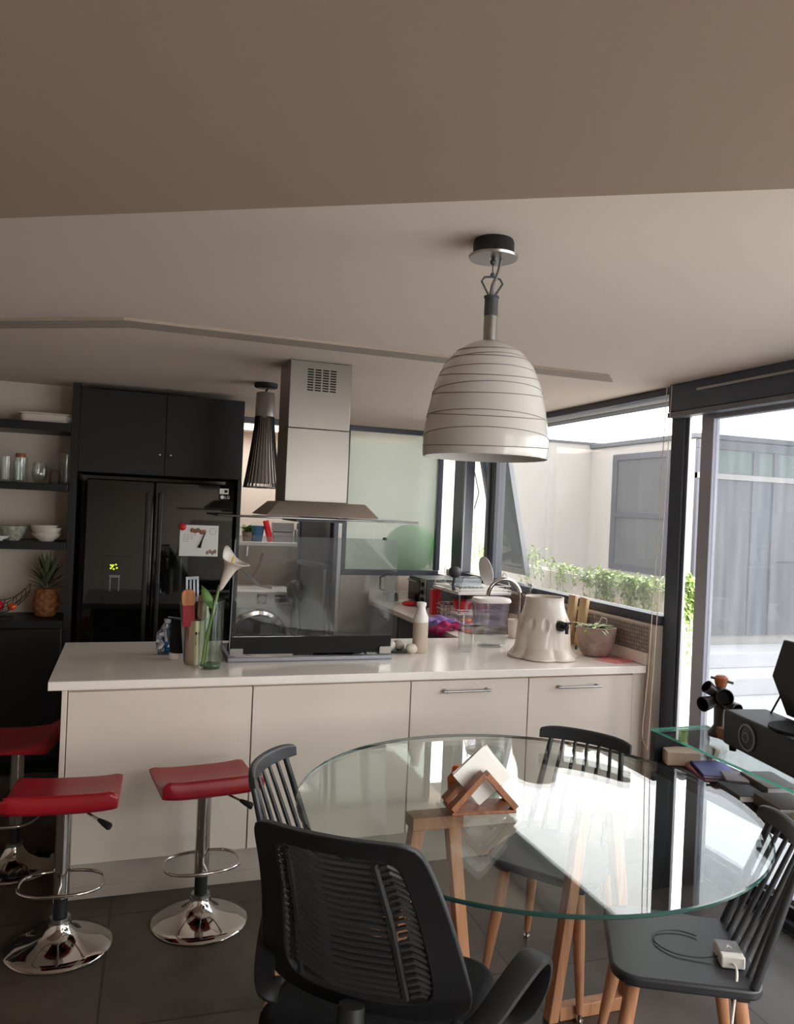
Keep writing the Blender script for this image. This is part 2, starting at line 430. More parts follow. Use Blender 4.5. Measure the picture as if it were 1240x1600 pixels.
# low wall below the kitchen window
struct(MB().bb((2.63, 3.46, 0), (2.80, 6.56, 1.135)).build('wall_right_low', 'wall', smooth=0))
struct(MB().bb((2.622, 3.50, 0.986), (2.6295, 6.42, 1.122)).build('trim_3', 'mosaic', smooth=0))          # mosaic splashback
struct(MB().bb((2.616, 3.50, 0.921), (2.6295, 6.42, 0.985)).build('trim_4', 'top', smooth=0))             # upstand
# window 1: the large fixed pane ; window 2: awning sash ; window 3: frosted partition
GX = 2.71
w = sempty('window_1')
MB().bb((2.665, 3.46, 1.136), (2.77, 6.40, 1.186)).bb((2.665, 3.46, 2.352), (2.77, 6.40, CZ-0.001)).build('window_frame', 'alu', w, 0.003)
MB().bb((GX-0.004, 3.47, 1.187), (GX+0.004, 5.51, 2.351)).build('window_pane', 'clear', w, smooth=0)
struct(MB().bb((2.685, 3.36, 0), (2.735, 3.459, CZ-0.001)).build('trim_5', 'alu', bevel=0.003))           # black corner post
struct(MB().bb((2.70, 3.338, 0.042), (2.714, 3.359, 2.24)).build('trim_6', 'alulight', bevel=0.002))       # grey channel beside it
w = sempty('window_2')
MB().bb((2.675, 5.512, 1.187), (2.76, 5.63, 2.351)).bb((2.675, 6.09, 1.187), (2.76, 6.33, 2.351)).build('mullion', 'alu', w, 0.003)
MB().bb((2.66, 5.60, 1.187), (2.674, 5.64, 2.351)).bb((2.66, 6.07, 1.187), (2.674, 6.10, 2.351)).build('window_bead', 'alulight', w, 0.002)
# the sash is hinged at its head and swung out
sash = bpy.data.objects.new('sash', None); COL.objects.link(sash); sash.parent = w; sash.location = (2.765, 5.86, 2.345); sash.rotation_euler = (0, math.radians(-12.5), 0)
MB().bb((0, -0.26, -1.165), (0.04, -0.21, 0)).bb((0, 0.21, -1.165), (0.04, 0.26, 0)).bb((0, -0.21, -1.165), (0.04, 0.21, -1.11)).bb((0, -0.21, -0.055), (0.04, 0.21, 0)).build('sash_frame', 'alulight', sash, 0.002)
MB().bb((0.016, -0.209, -1.109), (0.022, 0.209, -0.056)).build('sash_pane', 'awn', sash, smooth=0)
MB().tube([(2.75, 6.085, 2.05), (2.80, 6.08, 1.86), (2.765, 6.085, 1.72)], 0.005, 6).build('stay_arm', 'satin', w)
w = sempty('window_3')
PY = 6.5
MB().bb((1.725, PY-0.03, 2.345), (2.62, PY+0.03, CZ-0.001)).bb((1.725, PY-0.03, 1.115), (2.62, PY+0.03, 1.165)).bb((1.725, PY-0.03, 1.166), (1.765, PY+0.03, 2.344)).bb((2.585, PY-0.03, 1.166), (2.628, PY+0.03, 2.344)).build('window_frame', 'alu', w, 0.003)
MB().bb((1.766, PY-0.004, 1.167), (2.584, PY+0.004, 2.343)).build('window_pane', 'frost', w, smooth=0)
struct(MB().bb((1.725, PY-0.04, 0), (2.62, PY+0.06, 1.114)).build('wall_back_low', 'wall', smooth=0))
struct(MB().bb((0.72, PY-0.03, 2.345), (1.70, PY+0.03, CZ-0.001)).bb((1.655, PY-0.03, 0), (1.69, PY+0.03, 2.344)).build('trim_7', 'alu', bevel=0.003))   # door frame
struct(MB().bb((1.692, PY-0.03, 0), (1.724, PY+0.06, CZ-0.001)).build('trim_8', 'white', smooth=0))       # white jamb strip
# laundry room behind
struct(MB().bb((-0.31, 7.85, 0), (1.775, 7.95, CZ)).bb((-0.41, 6.05, 0), (-0.31, 7.95, CZ)).bb((0.72, 6.05, 0), (0.76, 6.46, CZ)).bb((1.728, PY+0.061, 0), (1.775, 7.85, CZ)).build('wall_laundry', 'wall', smooth=0))
d = sempty('door_1'); d.location = (1.653, PY+0.035, 0); d.rotation_euler.z = math.radians(97.5)
DW = 0.82; DH = 2.33
MB().bb((0, -0.02, 0.01), (0.07, 0.02, DH)).bb((DW-0.055, -0.02, 0.01), (DW, 0.02, DH)).bb((0.07, -0.02, 0.01), (DW-0.055, 0.02, 0.08)).bb((0.07, -0.02, DH-0.06), (DW-0.055, 0.02, DH)).bb((0.07, -0.02, 1.135), (DW-0.055, 0.02, 1.185)).build('door_frame', 'alu', d, 0.002)
MB().bb((0.071, -0.005, 0.081), (DW-0.056, 0.005, 1.134)).bb((0.071, -0.005, 1.186), (DW-0.056, 0.005, DH-0.061)).build('door_pane', 'frostgrey', d, smooth=0)
MB().box((0.035, 0.035, 0.98), (0.022, 0.02, 0.34)).build('door_handle', 'satin', d, 0.004)
# sliding garden door
for k, (ya, yb, xo) in enumerate(((3.250, 1.55, 0.0), (1.62, 0.05, 0.045), (0.12, -1.50, 0.0), (-1.42, -3.18, 0.045))):  # last leaf added behind the camera for more side daylight
    d = sempty('door_%d' % (k+2))
    X0, X1 = 2.702+xo, 2.742+xo
    MB().bb((X0, ya-0.085, 0.042), (X1, ya, 2.24)).bb((X0, yb, 0.042), (X1, yb+0.085, 2.24)).bb((X0, yb+0.085, 0.042), (X1, ya-0.085, 0.12)).bb((X0, yb+0.085, 2.20), (X1, ya-0.085, 2.24)).build('door_frame', 'dooralu', d, 0.002)
    MB().bb(((X0+X1)/2-0.004, yb+0.086, 0.121), ((X0+X1)/2+0.004, ya-0.086, 2.199)).build('door_pane', 'hazed' if k == 0 else 'clear0', d, smooth=0)
struct(MB().bb((2.66, -3.19, 0), (2.80, 3.359, 0.04)).build('trim_9', 'alu', bevel=0.004))                  # door track
struct(MB().bb((2.69, -1.1, 2.242), (2.80, 3.359, CZ-0.001)).build('trim_10', 'alu', bevel=0.003))        # lintel
b = thing('roller_blind_box', (2.655, 1.3, 2.22), 'long dark blind box with a grey lip above the sliding garden door', 'blind')
MB().bb((-0.03, -2.3, 0.028), (0.034, 2.115, 0.167)).build('box', 'blind', b, 0.003)
MB().bb((-0.034, -2.3, 0.0), (0.034, 2.118, 0.026)).build('bottom_bar', 'alulight', b, 0.003)
MB().bb((-0.036, -2.3, 0.115), (-0.0305, 1.90, 0.127)).build('trim_strip', 'satin', b, 0.001)
c = MB().tube([(2.60, 3.40, 2.385), (2.585, 3.405, 1.6), (2.568, 3.41, 0.9), (2.556, 3.42, 0.62), (2.564, 3.425, 0.56)], 0.0022, 6).build('blind_cord', 'cream')
tag(c, 'thin pale cord hanging beside the black post, ending in front of the drawer unit', 'cord', 'blind cords')
c2 = MB().tube([(2.618, 3.385, 2.385), (2.605, 3.39, 1.6), (2.592, 3.40, 0.9), (2.585, 3.41, 0.50), (2.564, 3.426, 0.553)], 0.0022, 6).build('blind_cord', 'cream')
tag(c2, 'second thin pale cord, the one nearer the black corner post', 'cord', 'blind cords')

# ------------------------------------------------------------------ outside
struct(MB().bb((2.661, -6, -0.12), (16, 16, -0.02)).build('ground_outside', 'paving', smooth=0))
struct(MB().bb((2.801, -4, CZ+0.005), (3.0, 7.0, CZ+0.06)).build('eave_soffit', 'extwall', smooth=0))
struct(MB().bb((3.001, -4, CZ+0.0), (3.12, 7.0, CZ+0.12)).build('eave_gutter', 'extgrey', bevel=0.01))
struct(MB().bb((1.2, 9.3905, -0.02), (6.2, 9.6, 2.70)).build('wall_garden', 'extwall', smooth=0))
struct(MB().bb((1.2, 9.37, 2.70), (6.2, 9.62, 2.73)).build('wall_coping', 'extgrey', smooth=0))
nb = tag(bpy.data.objects.new('neighbour_house', None), 'pale house with dark framed glazing across the courtyard', 'house'); COL.objects.link(nb); nb.location = (6.0, 7.3, 0)
MB().bb((0, 0, -0.02), (0.2, 2.09, 2.64)).bb((0.2, 0, -0.02), (5.5, 0.2, 0.42)).bb((0.2, 2.0, -0.02), (5.5, 2.09, 2.64)).build('house_wall', 'extwall', nb, smooth=0)
MB().bb((-0.04, -0.05, 2.641), (5.5, 2.09, 2.70)).build('house_roof', 'extgrey', nb, 0.01)
f = MB()
for a, bq in (((0.40, 1.045), (0.47, 2.53)), ((1.45, 1.045), (1.55, 2.53))):
    f.bb((-0.03, a[0], a[1]), (0.0, bq[0], bq[1]))
f.bb((-0.03, 0.47, 1.045), (0, 1.45, 1.12)).bb((-0.03, 0.47, 2.45), (0, 1.45, 2.53)).bb((-0.03, 0.47, 1.72), (0, 1.45, 1.79))
wf = f.build('window_frame', 'nbframe', nb, 0.004)
M['nbglass'] = mat('neighbour_glass', (66, 68, 70), 0.2, 0, 0.35)
M['nbdark'] = mat('neighbour_dark_glass', (58, 62, 74), 0.2, 0, 0.35)
M['nbgreen'] = mat('neighbour_green_glass', (70, 84, 78), 0.2, 0, 0.4)
MB().bb((-0.012, 0.47, 1.12), (-0.002, 1.45, 1.72)).bb((-0.012, 0.47, 1.79), (-0.002, 1.45, 2.45)).build('pane', 'nbglass', wf, smooth=0)
f = MB().bb((0.0, -0.05, 2.53), (5.5, -0.001, 2.63)).bb((0.0, -0.05, 2.19), (5.5, -0.001, 2.26))
for x in (0.0, 0.78, 1.08, 2.0, 3.0, 4.0):
    f.bb((x, -0.05, 0.42), (x+0.08, -0.001, 2.53))
df = f.build('glazing_frame', 'nbframe', nb, 0.004)
MB().bb((0.0, -0.07, 2.195), (1.9, -0.0505, 2.255)).build('lintel', 'extwall', df, smooth=0)
MB().bb((0.08, -0.03, 2.26), (5.4, -0.01, 2.53)).build('transom_pane', 'nbgreen', df, smooth=0)
MB().bb((0.08, -0.03, 0.42), (0.78, -0.01, 2.19)).bb((1.16, -0.03, 1.28), (5.4, -0.01, 2.19)).build('pane', 'nbglass', df, smooth=0)
MB().bb((0.86, -0.03, 0.42), (1.08, -0.01, 2.19)).build('door_leaf', 'nbdark', df, smooth=0)
MB().bb((1.16, -0.03, 0.42), (5.4, -0.01, 1.26)).build('panel', 'extgrey', df, smooth=0)
struct(MB().bb((3.9, 6.3, -0.019), (12, 7.24, 0.16)).bb((4.6, 6.75, 0.16), (12, 7.24, 0.32)).build('courtyard_step', 'paving', bevel=0.01))
# planter trough and its trailing plants
PT = 1.22
pl = MB().bb((3.5, 4.38, -0.019), (3.52, 8.4, PT)).bb((3.62, 4.38, -0.019), (3.64, 8.4, PT)).bb((3.52, 4.38, -0.019), (3.62, 4.40, PT)).bb((3.52, 8.38, -0.019), (3.62, 8.4, PT)).build('garden_planter', 'planter', bevel=0.005)
tag(pl, 'long narrow white rendered planter outside the kitchen window', 'planter')
MB().bb((3.52, 4.40, 0.9), (3.62, 8.38, PT-0.06)).build('soil', 'soil', pl, smooth=0)
def trailing(y, n, drop, spread, label, tall=0.12, leafm='leafpale', reach=0.0, x=3.57, rz=0.0, dense=1):
    r = thing('trailing_plant', (x, y, PT-0.06), label, 'plant', 'trailing plants in the planter', rz)
    st, lf = MB(), MB()
    for k in range(n):
        y0 = random.uniform(-spread, spread); x0 = random.uniform(-0.03, 0.03)
        h = random.uniform(0.5, 1.1)*tall
        out = random.uniform(0.02, 0.07)
        L = random.uniform(0.15, 1.0)**1.6*drop
        pts = [V((x0, y0, -0.02)), V((x0-0.02, y0+random.uniform(-.03, .03), h)), V((-0.08-out, y0+random.uniform(-.05, .05), 0.06+h*0.4))]
        m = 4
        for q in range(1, m+1):
            pts.append(V((-0.085-out*(1-0.5*q/m), pts[2].y+random.uniform(-.03, .03)-reach*q/m, 0.06-L*q/m)))
        st.tube(sm(pts, 3), 0.0022, 4, cap=False)
        for si, (a, b2) in enumerate(zip(pts, pts[1:])):
            for q in range(3 if si < 2 else dense):
                p = a.lerp(b2, random.random())
                lf.leaf(p, (random.uniform(-1, .6), random.uniform(-1, 1), random.uniform(-.7, .8)), (random.uniform(-.6, .2), random.uniform(-.4, .4), 1), random.uniform(0.03, 0.055), random.uniform(0.02, 0.03))
    st.build('stem', 'stem', r); lf.build('foliage', leafm, r)
trailing(4.50, 44, 0.75, 0.07, 'long green trailer spilling over the planter end beside the black post', 0.16, x=3.57, rz=math.radians(90), dense=3)
trailing(4.70, 22, 0.28, 0.15, 'bushy trailing plant on the planter below the dark framed neighbour window', dense=2)
trailing(4.96, 22, 0.28, 0.18, 'trailing plant on the planter just past the dark framed neighbour window', dense=2)
trailing(5.35, 20, 0.36, 0.18, 'trailing plant hanging lowest over the middle of the planter face', dense=2)
trailing(5.76, 12, 0.3, 0.2, 'sparse trailing plant above the ceramic jar on the planter')
trailing(6.3, 10, 0.26, 0.2, 'thin feathery plant next to the open window sash', 0.24)
trailing(7.2, 14, 0.15, 0.25, 'wispy tall plant seen beneath the open sash', 0.42)
trailing(7.95, 14, 0.15, 0.28, 'wispy plant at the far end of the planter, seen through the gap of the sash', 0.45)
# something leafy green pressed behind the frosted pane
gb = thing('green_bag', (2.43, 6.72, 1.116), 'green bag of foliage pressed behind the frosted pane', 'bag')
M['greenfilm'] = frosted('green_film', (60, 190, 70), 0.6, 0.9, 0.3)
MB().ball((0, 0, 0.23), 0.22, (1.12, 0.55, 0.98), 20, 14).build('bag_body', 'greenfilm', gb)
q = MB()
for k in range(60):
    a, zz = random.uniform(-1.1, 1.1), random.uniform(0.06, 0.22)
    q.ball((0.23*math.sin(a), -0.115*math.cos(a)-0.015, zz), random.uniform(0.008, 0.014), seg=6, ring=4)
q.build('bubbles', 'white', gb)['kind'] = 'stuff'
struct(MB().bb((1.8, 6.625, -0.019), (2.85, 6.90, 1.115)).build('ledge_outside', 'extgrey', smooth=0))
# ================================================================== ISLAND
o = MB().prism([(-0.28, 3.485), (2.612, 3.485), (2.612, 6.40), (1.95, 6.40), (1.95, 4.42), (-0.28, 4.42)], 0.882, 0.92).build('worktop', 'top', bevel=0.003)
tag(o, 'white stone worktop running along the island and back under the window', 'worktop')
o = MB().bb((-0.227, 3.505, 0), (-0.206, 4.36, 0.8815)).build('end_panel', 'cabinet', bevel=0.0015)
tag(o, 'white upright end panel closing the island beside the red stools', 'panel')
def cab(x0, x1, label, handle):
    t = thing('kitchen_cabinet', ((x0+x1)/2, 3.51, 0.148), label, 'cabinet', 'island cabinets')
    h = (x1-x0)/2
    MB().bb((-h+0.001, 0.022, 0.001), (h-0.001, 0.43, 0.732)).build('body', 'cabinet', t, smooth=0)
    dd = MB().bb((-h+0.002, 0, 0), (h-0.002, 0.02, 0.722)).build('door', 'cabinet', t, 0.0015)
    if handle:
        cx = handle-(x0+x1)/2
        hb = MB().cyl((cx-0.125, -0.032, 0.675), (cx+0.125, -0.032, 0.675), 0.0055, seg=12)
        for s in (-1, 1):
            hb.cyl((cx+s*0.11, -0.032, 0.675), (cx+s*0.11, 0.0, 0.675), 0.0085, seg=12)
        hb.build('handle', 'satin', dd)
    return t
cab(-0.204, 0.557, 'blank white island panel behind the two red stools', None)
cab(0.559, 1.306, 'blank white island panel between the red stool and the handled units', None)
cab(1.308, 1.934, 'white island unit with a bar handle below the clear water pitcher', 1.59)
cab(1.936, 2.55, 'white island unit with a bar handle below the ceramic jar', 2.215)
o = MB().bb((2.552, 3.515, 0.0), (2.628, 3.56, 0.8815)).build('filler_panel', 'cabinet', bevel=0.0015)
tag(o, 'narrow white filler strip at the window end of the island', 'panel')
o = MB().bb((-0.204, 3.518, 0.0), (2.55, 3.535, 0.146)).bb((-0.204, 3.512, 0.0), (2.55, 3.5175, 0.05)).build('plinth_board', 'kick', bevel=0.001)
tag(o, 'long stained plinth board at the foot of the island', 'plinth')
# units below the window run
t = thing('kitchen_cabinet', (2.28, 6.03, 0.1), 'grey drawer unit at the far end under the window worktop', 'cabinet', 'window run cabinets')
MB().bb((-0.28, -0.36, 0), (0.33, 0.36, 0.78)).build('body', 'cabgrey', t, smooth=0)
for k in range(3):
    dw = MB().bb((-0.30, -0.355, 0.02+k*0.255), (-0.281, 0.355, 0.265+k*0.255)).build('drawer', 'cabgrey', t, 0.002)
    MB().cyl((-0.325, -0.1, 0.2+k*0.255), (-0.325, 0.1, 0.2+k*0.255), 0.005, seg=10).cyl((-0.325, -0.09, 0.2+k*0.255), (-0.30, -0.09, 0.2+k*0.255), 0.005, seg=8).cyl((-0.325, 0.09, 0.2+k*0.255), (-0.30, 0.09, 0.2+k*0.255), 0.005, seg=8).build('handle', 'satin', dw)
t = thing('dishwasher', (2.28, 5.05, 0.1), 'dark fronted dishwasher under the window worktop', 'dishwasher')
MB().bb((-0.28, -0.6, 0), (0.33, 0.6, 0.78)).build('body', 'darkgrey', t, smooth=0)
MB().bb((-0.30, -0.6, 0), (-0.281, 0.6, 0.779)).build('door', 'darkgrey', t, 0.003)
tag(MB().bb((2.03, 4.45, 0), (2.6, 6.39, 0.0995)).build('plinth_board', 'blackmatt', smooth=0), 'dark plinth under the units of the window run', 'plinth')
# cooktop and pan behind the glass guard
t = thing('cooktop', (0.89, 4.09, 0.9205), 'black glass cooktop behind the smoked glass guard', 'cooktop')
MB().bb((-0.385, -0.22, 0), (0.385, 0.22, 0.006)).build('plate', 'gloss', t, 0.002)
for x, y in ((-0.22, -.1), (-.22, .11), (.2, -.1), (.2, .11)):
    MB().tube([(x+0.085*math.cos(a*PI/16), y+0.085*math.sin(a*PI/16), 0.0065) for a in range(32)], 0.0012, 4, closed=True).build('cooking_zone', 'midgrey', t)
t = thing('frying_pan', (1.10, 4.06, 0.928), 'shallow steel pan on the cooktop behind the glass guard', 'pan')
MB().lathe([(0, 0), (0.13, 0), (0.165, 0.045), (0.17, 0.048), (0.163, 0.047), (0.127, 0.004), (0, 0.004)], 40).build('bowl', 'chrome', t)
MB().tube([(-0.155, 0, 0.04), (-0.24, 0.0, 0.062), (-0.36, 0.01, 0.075)], [0.008, 0.011, 0.011], 10).build('handle', 'blackplastic', t)
# glass guard
t = thing('glass_guard', (0.893, 3.82, 0.9205), 'upright smoked glass hob guard with a black lower band on a metal rail', 'splash guard')
MB().bb((-0.415, -0.012, 0), (0.415, 0.02, 0.022)).bb((-0.415, 0.02, 0), (-0.395, 0.34, 0.022)).bb((0.395, 0.02, 0), (0.415, 0.34, 0.022)).build('base_rail', 'alulight', t, 0.003)
tilt = Matrix.Translation((0, 0.003, 0.016)) @ Matrix.Rotation(math.radians(90+6.5), 4, 'X')
def gp(poly, y0, y1, nm, m, bv=0.0):
    MB().prism(poly, y0, y1, tilt).build(nm, m, t, bv, smooth=0)
gp([(-0.405, 0.106), (0.405, 0.106)]+[(0.405+0.004, 0.56)]+[(0.39+0.022*math.cos(a*PI/12), 0.578+0.022*math.sin(a*PI/12)) for a in range(0, 7)]+[(-0.38+0.022*math.cos(a*PI/12), 0.578+0.022*math.sin(a*PI/12)) for a in range(6, 13)], -0.003, 0.003, 'glass_panel', 'smoke')
gp([(-0.405, 0.02), (0.405, 0.02), (0.405, 0.105), (-0.405, 0.105)], -0.004, 0.004, 'lower_band', 'blackmatt')
for x in (-0.375, 0.375):
    gp(rpoly(0.062, 0.036, 0.006, 3, x, 0.034), 0.005, 0.016, 'clamp', 'satin')
gp(rpoly(0.016, 0.012, 0.003, 2, 0.33, 0.603), -0.008, 0.010, 'stop', 'blackplastic')
gp([(-0.41, 0.02), (-0.406, 0.02), (-0.406, 0.58), (-0.41, 0.58)], -0.004, 0.004, 'edge_trim', 'alulight')
# range hood
t = thing('range_hood', (0.867, 3.90, 1.62), 'tall brushed steel island range hood with a dark glass visor', 'range hood')
ch = MB().bb((-0.155, -0.13, 0.083), (0.155, 0.13, 0.44)).bb((-0.1535, -0.1285, 0.4405), (0.1535, 0.1285, CZ-1.6205)).build('chimney', 'steel', t, 0.003, 2)
v = MB()
for cx in range(4):
    for rz in range(9):
        v.bb((-0.068+cx*0.038, -0.1295, 0.625+rz*0.0125), (-0.038+cx*0.038, -0.1275, 0.632+rz*0.0125))
v.build('vent_slots', 'blackmatt', ch, smooth=0)
MB().hexa([(-0.268, -0.29, 0.014), (0.28, -0.29, 0.014), (0.28, 0.16, 0.014), (-0.268, 0.16, 0.014), (-0.19, -0.19, 0.082), (0.235, -0.19, 0.082), (0.235, 0.15, 0.082), (-0.19, 0.15, 0.082)]).build('canopy', 'steelpale', t, 0.004)
M['visor'] = mat('dark_visor_glass', (40, 40, 40), 0.08, 0, 0.6)
MB().bb((-0.487, -0.315, 0.0), (0.47, 0.22, 0.010)).build('visor', 'visor', t, 0.002)
MB().bb((-0.12, -0.24, -0.012), (0.12, 0.1, -0.0005)).build('filter', 'darkgrey', t, 0.003)

# ================================================================== BACK WALL: fridge, cabinets, shelves
t = thing('overhead_cabinet', (0.197, 5.2, 1.835), 'black lacquer cabinet with two doors built above the fridge', 'cabinet')
MB().bb((-0.500, 0.02, 0.0), (0.500, 0.7, 0.517)).build('body', 'blackcab', t, 0.001)
for s, kx in ((-1, 0.174-0.197), (1, 0.24-0.197)):
    xa, xb = (-0.498, 0.008) if s < 0 else (0.012, 0.498)
    dd = MB().bb((xa, 0, 0.002), (xb, 0.019, 0.515)).build('door', 'blackcab', t, 0.0015)
    MB().cyl((kx, 0, 0.131), (kx, -0.012, 0.131), 0.004, seg=10).ball((kx, -0.017, 0.131), 0.0095, seg=12, ring=8).build('knob', 'chrome', dd)
o = MB().bb((-0.345, 5.17, 0.0), (-0.302, 5.5, 2.372)).build('tall_panel', 'blackcab', bevel=0.001); tag(o, 'tall black panel between the open shelves and the fridge', 'panel')
o = MB().bb((0.672, 5.21, 0.0), (0.697, 5.93, 1.834)).build('tall_panel', 'blackcab', bevel=0.001); tag(o, 'tall black panel on the hood side of the fridge', 'panel')
t = thing('fridge', (0.205, 5.23, 0.0), 'glossy black side by side fridge with a calendar hanging on one door', 'fridge')
MB().bb((-0.455, 0.062, 0.03), (0.455, 0.68, 1.80)).bb((-0.43, 0.1, 0.0), (0.43, 0.64, 0.03)).build('body', 'blackcab', t, 0.004)
d1 = MB().bb((-0.453, 0, 0.06), (-0.052, 0.06, 1.798)).build('door', 'gloss', t, 0.008)
d2 = MB().bb((-0.046, 0, 0.06), (0.453, 0.06, 1.798)).build('door', 'gloss', t, 0.008)
for dd, x in ((d1, -0.088), (d2, -0.012)):
    MB().bb((x-0.013, -0.045, 0.35), (x+0.013, -0.022, 1.73)).bb((x-0.012, -0.03, 0.36), (x+0.012, 0.002, 0.40)).bb((x-0.012, -0.03, 1.68), (x+0.012, 0.002, 1.72)).build('handle', 'blackcab', dd, 0.006)
MB().bb((-0.34, -0.003, 0.98), (-0.16, -0.0005, 1.32)).build('dispenser_panel', 'gloss', d1, 0.002)
M['led'] = mat('green_display', (60, 90, 10), 0.4, Emission_Color=lin((190, 220, 40)), Emission_Strength=0.45)
dp = MB()
for x, z in ((-0.292, 1.262), (-0.278, 1.262), (-0.262, 1.266), (-0.292, 1.242), (-0.274, 1.238), (-0.256, 1.245), (-0.284, 1.252)):
    dp.ball((x, -0.004, z), 0.006, (1, 0.4, 0.8), 8, 6)
dp.build('display', 'led', d1)
MB().bb((-0.30, -0.03, 1.185), (-0.235, -0.0032, 1.203)).bb((-0.297, -0.012, 1.10), (-0.289, -0.0032, 1.184)).bb((-0.246, -0.012, 1.10), (-0.238, -0.0032, 1.184)).build('dispenser_lever', 'midgrey', d1, 0.003)
MB().bb((0.355, -0.0022, 1.738), (0.412, -0.0005, 1.774)).build('sticker', 'white', d2, smooth=0)
MB().bb((0.385, -0.0032, 1.748), (0.405, -0.0022, 1.766)).build('sticker_print', 'blackmatt', d2, smooth=0)
MB().prism([(0.012*math.cos(a*PI/12), 0.012*math.sin(a*PI/12)) for a in range(24)], 0, 0.001, Matrix.Translation((0.373, -0.0015, 1.718)) @ FACE_Y).build('badge', 'white', d2, smooth=0)
text_mesh('badge_lettering', 'LG', 0.028, 'white', d2, Matrix.Translation((0.404, -0.0012, 1.717)) @ FACE_Y)
t = thing('calendar', (0.442, 5.2265, 1.43), 'square white calendar sheet hung on the black fridge door', 'calendar')
MB().bb((-0.121, -0.0035, -0.1), (0.121, 0, 0.1)).build('sheet', 'paper', t, smooth=0)
q = MB()
for r in range(4):
    x = -0.10
    while x < -0.02-0.015*r:
        L = random.uniform(0.01, 0.022); q.bb((x, -0.0042, 0.035-r*0.014), (x+L, -0.0036, 0.0375-r*0.014)); x += L+0.006
q.build('handwriting', 'midgrey', t, smooth=0)
q = MB()
for x in (-0.045, -0.027, -0.009, 0.012, 0.03): q.ball((x, -0.004, 0.062+random.uniform(-.006, .006)), 0.014, (1, 0.12, 1.1), 10, 8)
q.build('photo', 'walnut', t)
q = MB()
for x in range(4): q.ball((0.055+x*0.016, -0.004, -0.075+0.008*(x % 2)), 0.010, (1, 0.12, 1.3), 8, 6)
q.build('drawing', 'stone', t)
MB().tube([(0.085, -0.004, 0.055) if False else (0.085+0.02*math.cos(a*PI/10), -0.004, 0.062+0.02*math.sin(a*PI/10)) for a in range(20)], 0.001, 4, closed=True).build('stamp', 'midgrey', t)
o = MB().tube([(0.478, 5.219, 1.482), (0.460, 5.219, 1.43)], 0.0035, 8).tube([(0.460, 5.219, 1.43), (0.445, 5.219, 1.385)], [0.004, 0.010], 8).build('dark_magnet', 'blackmatt')
tag(o, 'slim dark brush shaped magnet on the white calendar', 'magnet')
o = MB().ball((0.335, 5.214, 1.517), 0.024, (1, 0.4, 1), 14, 10).build('round_magnet', 'redp'); tag(o, 'dark red round magnet at the calendar corner', 'magnet')
# open shelf unit
t = thing('shelf_unit', (-1.2, 5.12, 0.0), 'black open wall shelves over a black base beside the fridge', 'shelves')
XA, XB = -1.3, 0.852
for zt, th in ((2.118, 0.05), (1.752, 0.042), (1.400, 0.045)):
    MB().bb((XA, 0, zt-th), (XB, 0.398, zt)).build('shelf', 'blackcab', t, 0.002)
MB().bb((XA, 0.0, 0.885), (XB, 0.398, 0.928)).build('counter', 'blackcab', t, 0.002)
MB().bb((XA, 0.03, 0.08), (XB, 0.398, 0.884)).build('base_cabinet', 'blackcab', t, 0.002)
MB().bb((XA, 0.07, 0.0), (XB, 0.398, 0.079)).build('plinth', 'blackmatt', t, smooth=0)
for k in range(3):
    MB().bb((XA+0.004+k*0.717, 0.01, 0.1), (XA+0.713+k*0.717, 0.0285, 0.88)).build('door', 'blackcab', t, 0.002)
ZS = {1: 2.1185, 2: 1.7525, 3: 1.4005, 4: 0.9285}
t = thing('baking_dish', (-0.50, 5.30, ZS[1]), 'long white oven dish on the topmost black shelf', 'dish')
MB().prism(rpoly(0.27, 0.17, 0.03), 0.0, 0.052).prism(rpoly(0.30, 0.19, 0.035), 0.052, 0.062).build('dish_body', 'ceramic', t, 0.004)
MB().cyl((0.13, -0.05, 0.031), (0.165, -0.05, 0.031), 0.026, 0.026, 16).build('dish_end', 'white', t, 0.003)
def tumbler(x, y, z, r, h, label, group='glassware on the shelf', stem=False, lid=False, name='drinking_glass', m='jar', rt=None):
    t = thing(name, (x, y, z), label, 'glass', group)
    rt = rt or r
    if stem:
        p = [(0, 0.001), (r*0.6, 0.001), (r*0.95, h*0.25), (r, h*0.5), (r*0.82, h), (r*0.79, h), (r*0.96, h*0.5), (r*0.9, h*0.25), (r*0.55, 0.005), (0, 0.005)]
    else:
        p = [(0, 0.0005), (r*0.94, 0.0005), (r, 0.004), (rt, h), (rt-0.003, h), (r-0.003, 0.012), (0, 0.012)]
    MB().lathe(p, 28).build('glass_body', m, t)
    if lid:
        MB().lathe([(0, h), (r*0.72, h), (r*0.72, h+0.018), (r*0.6, h+0.025), (0, h+0.025)], 24).build('lid', 'walnut', t)
    return t
tumbler(-0.372, 5.24, ZS[2], 0.042, 0.185, 'tall straight glass at the shelf end beside the fridge panel')
tumbler(-0.515, 5.22, ZS[2], 0.045, 0.125, 'rounded stemless glass on the shelf between the jar and the tall glass', stem=True)
tumbler(-0.625, 5.24, ZS[2], 0.042, 0.15, 'glass jar with a brown wooden lid on the shelf', lid=True, name='glass_jar')
tumbler(-0.70, 5.20, ZS[2], 0.032, 0.15, 'slim straight glass just beyond the wooden lidded jar')
tumbler(-0.655, 5.36, ZS[2], 0.034, 0.13, 'small glass standing behind the wooden lidded jar')
o = MB().lathe([(0, 0.0), (0.022, 0), (0.03, 0.02), (0.028, 0.075), (0.02, 0.09), (0, 0.09)], 20).build('small_pot', 'stone', loc=(-0.435, 5.36, ZS[2])); tag(o, 'small dark brown pot behind the glasses on the shelf', 'pot')
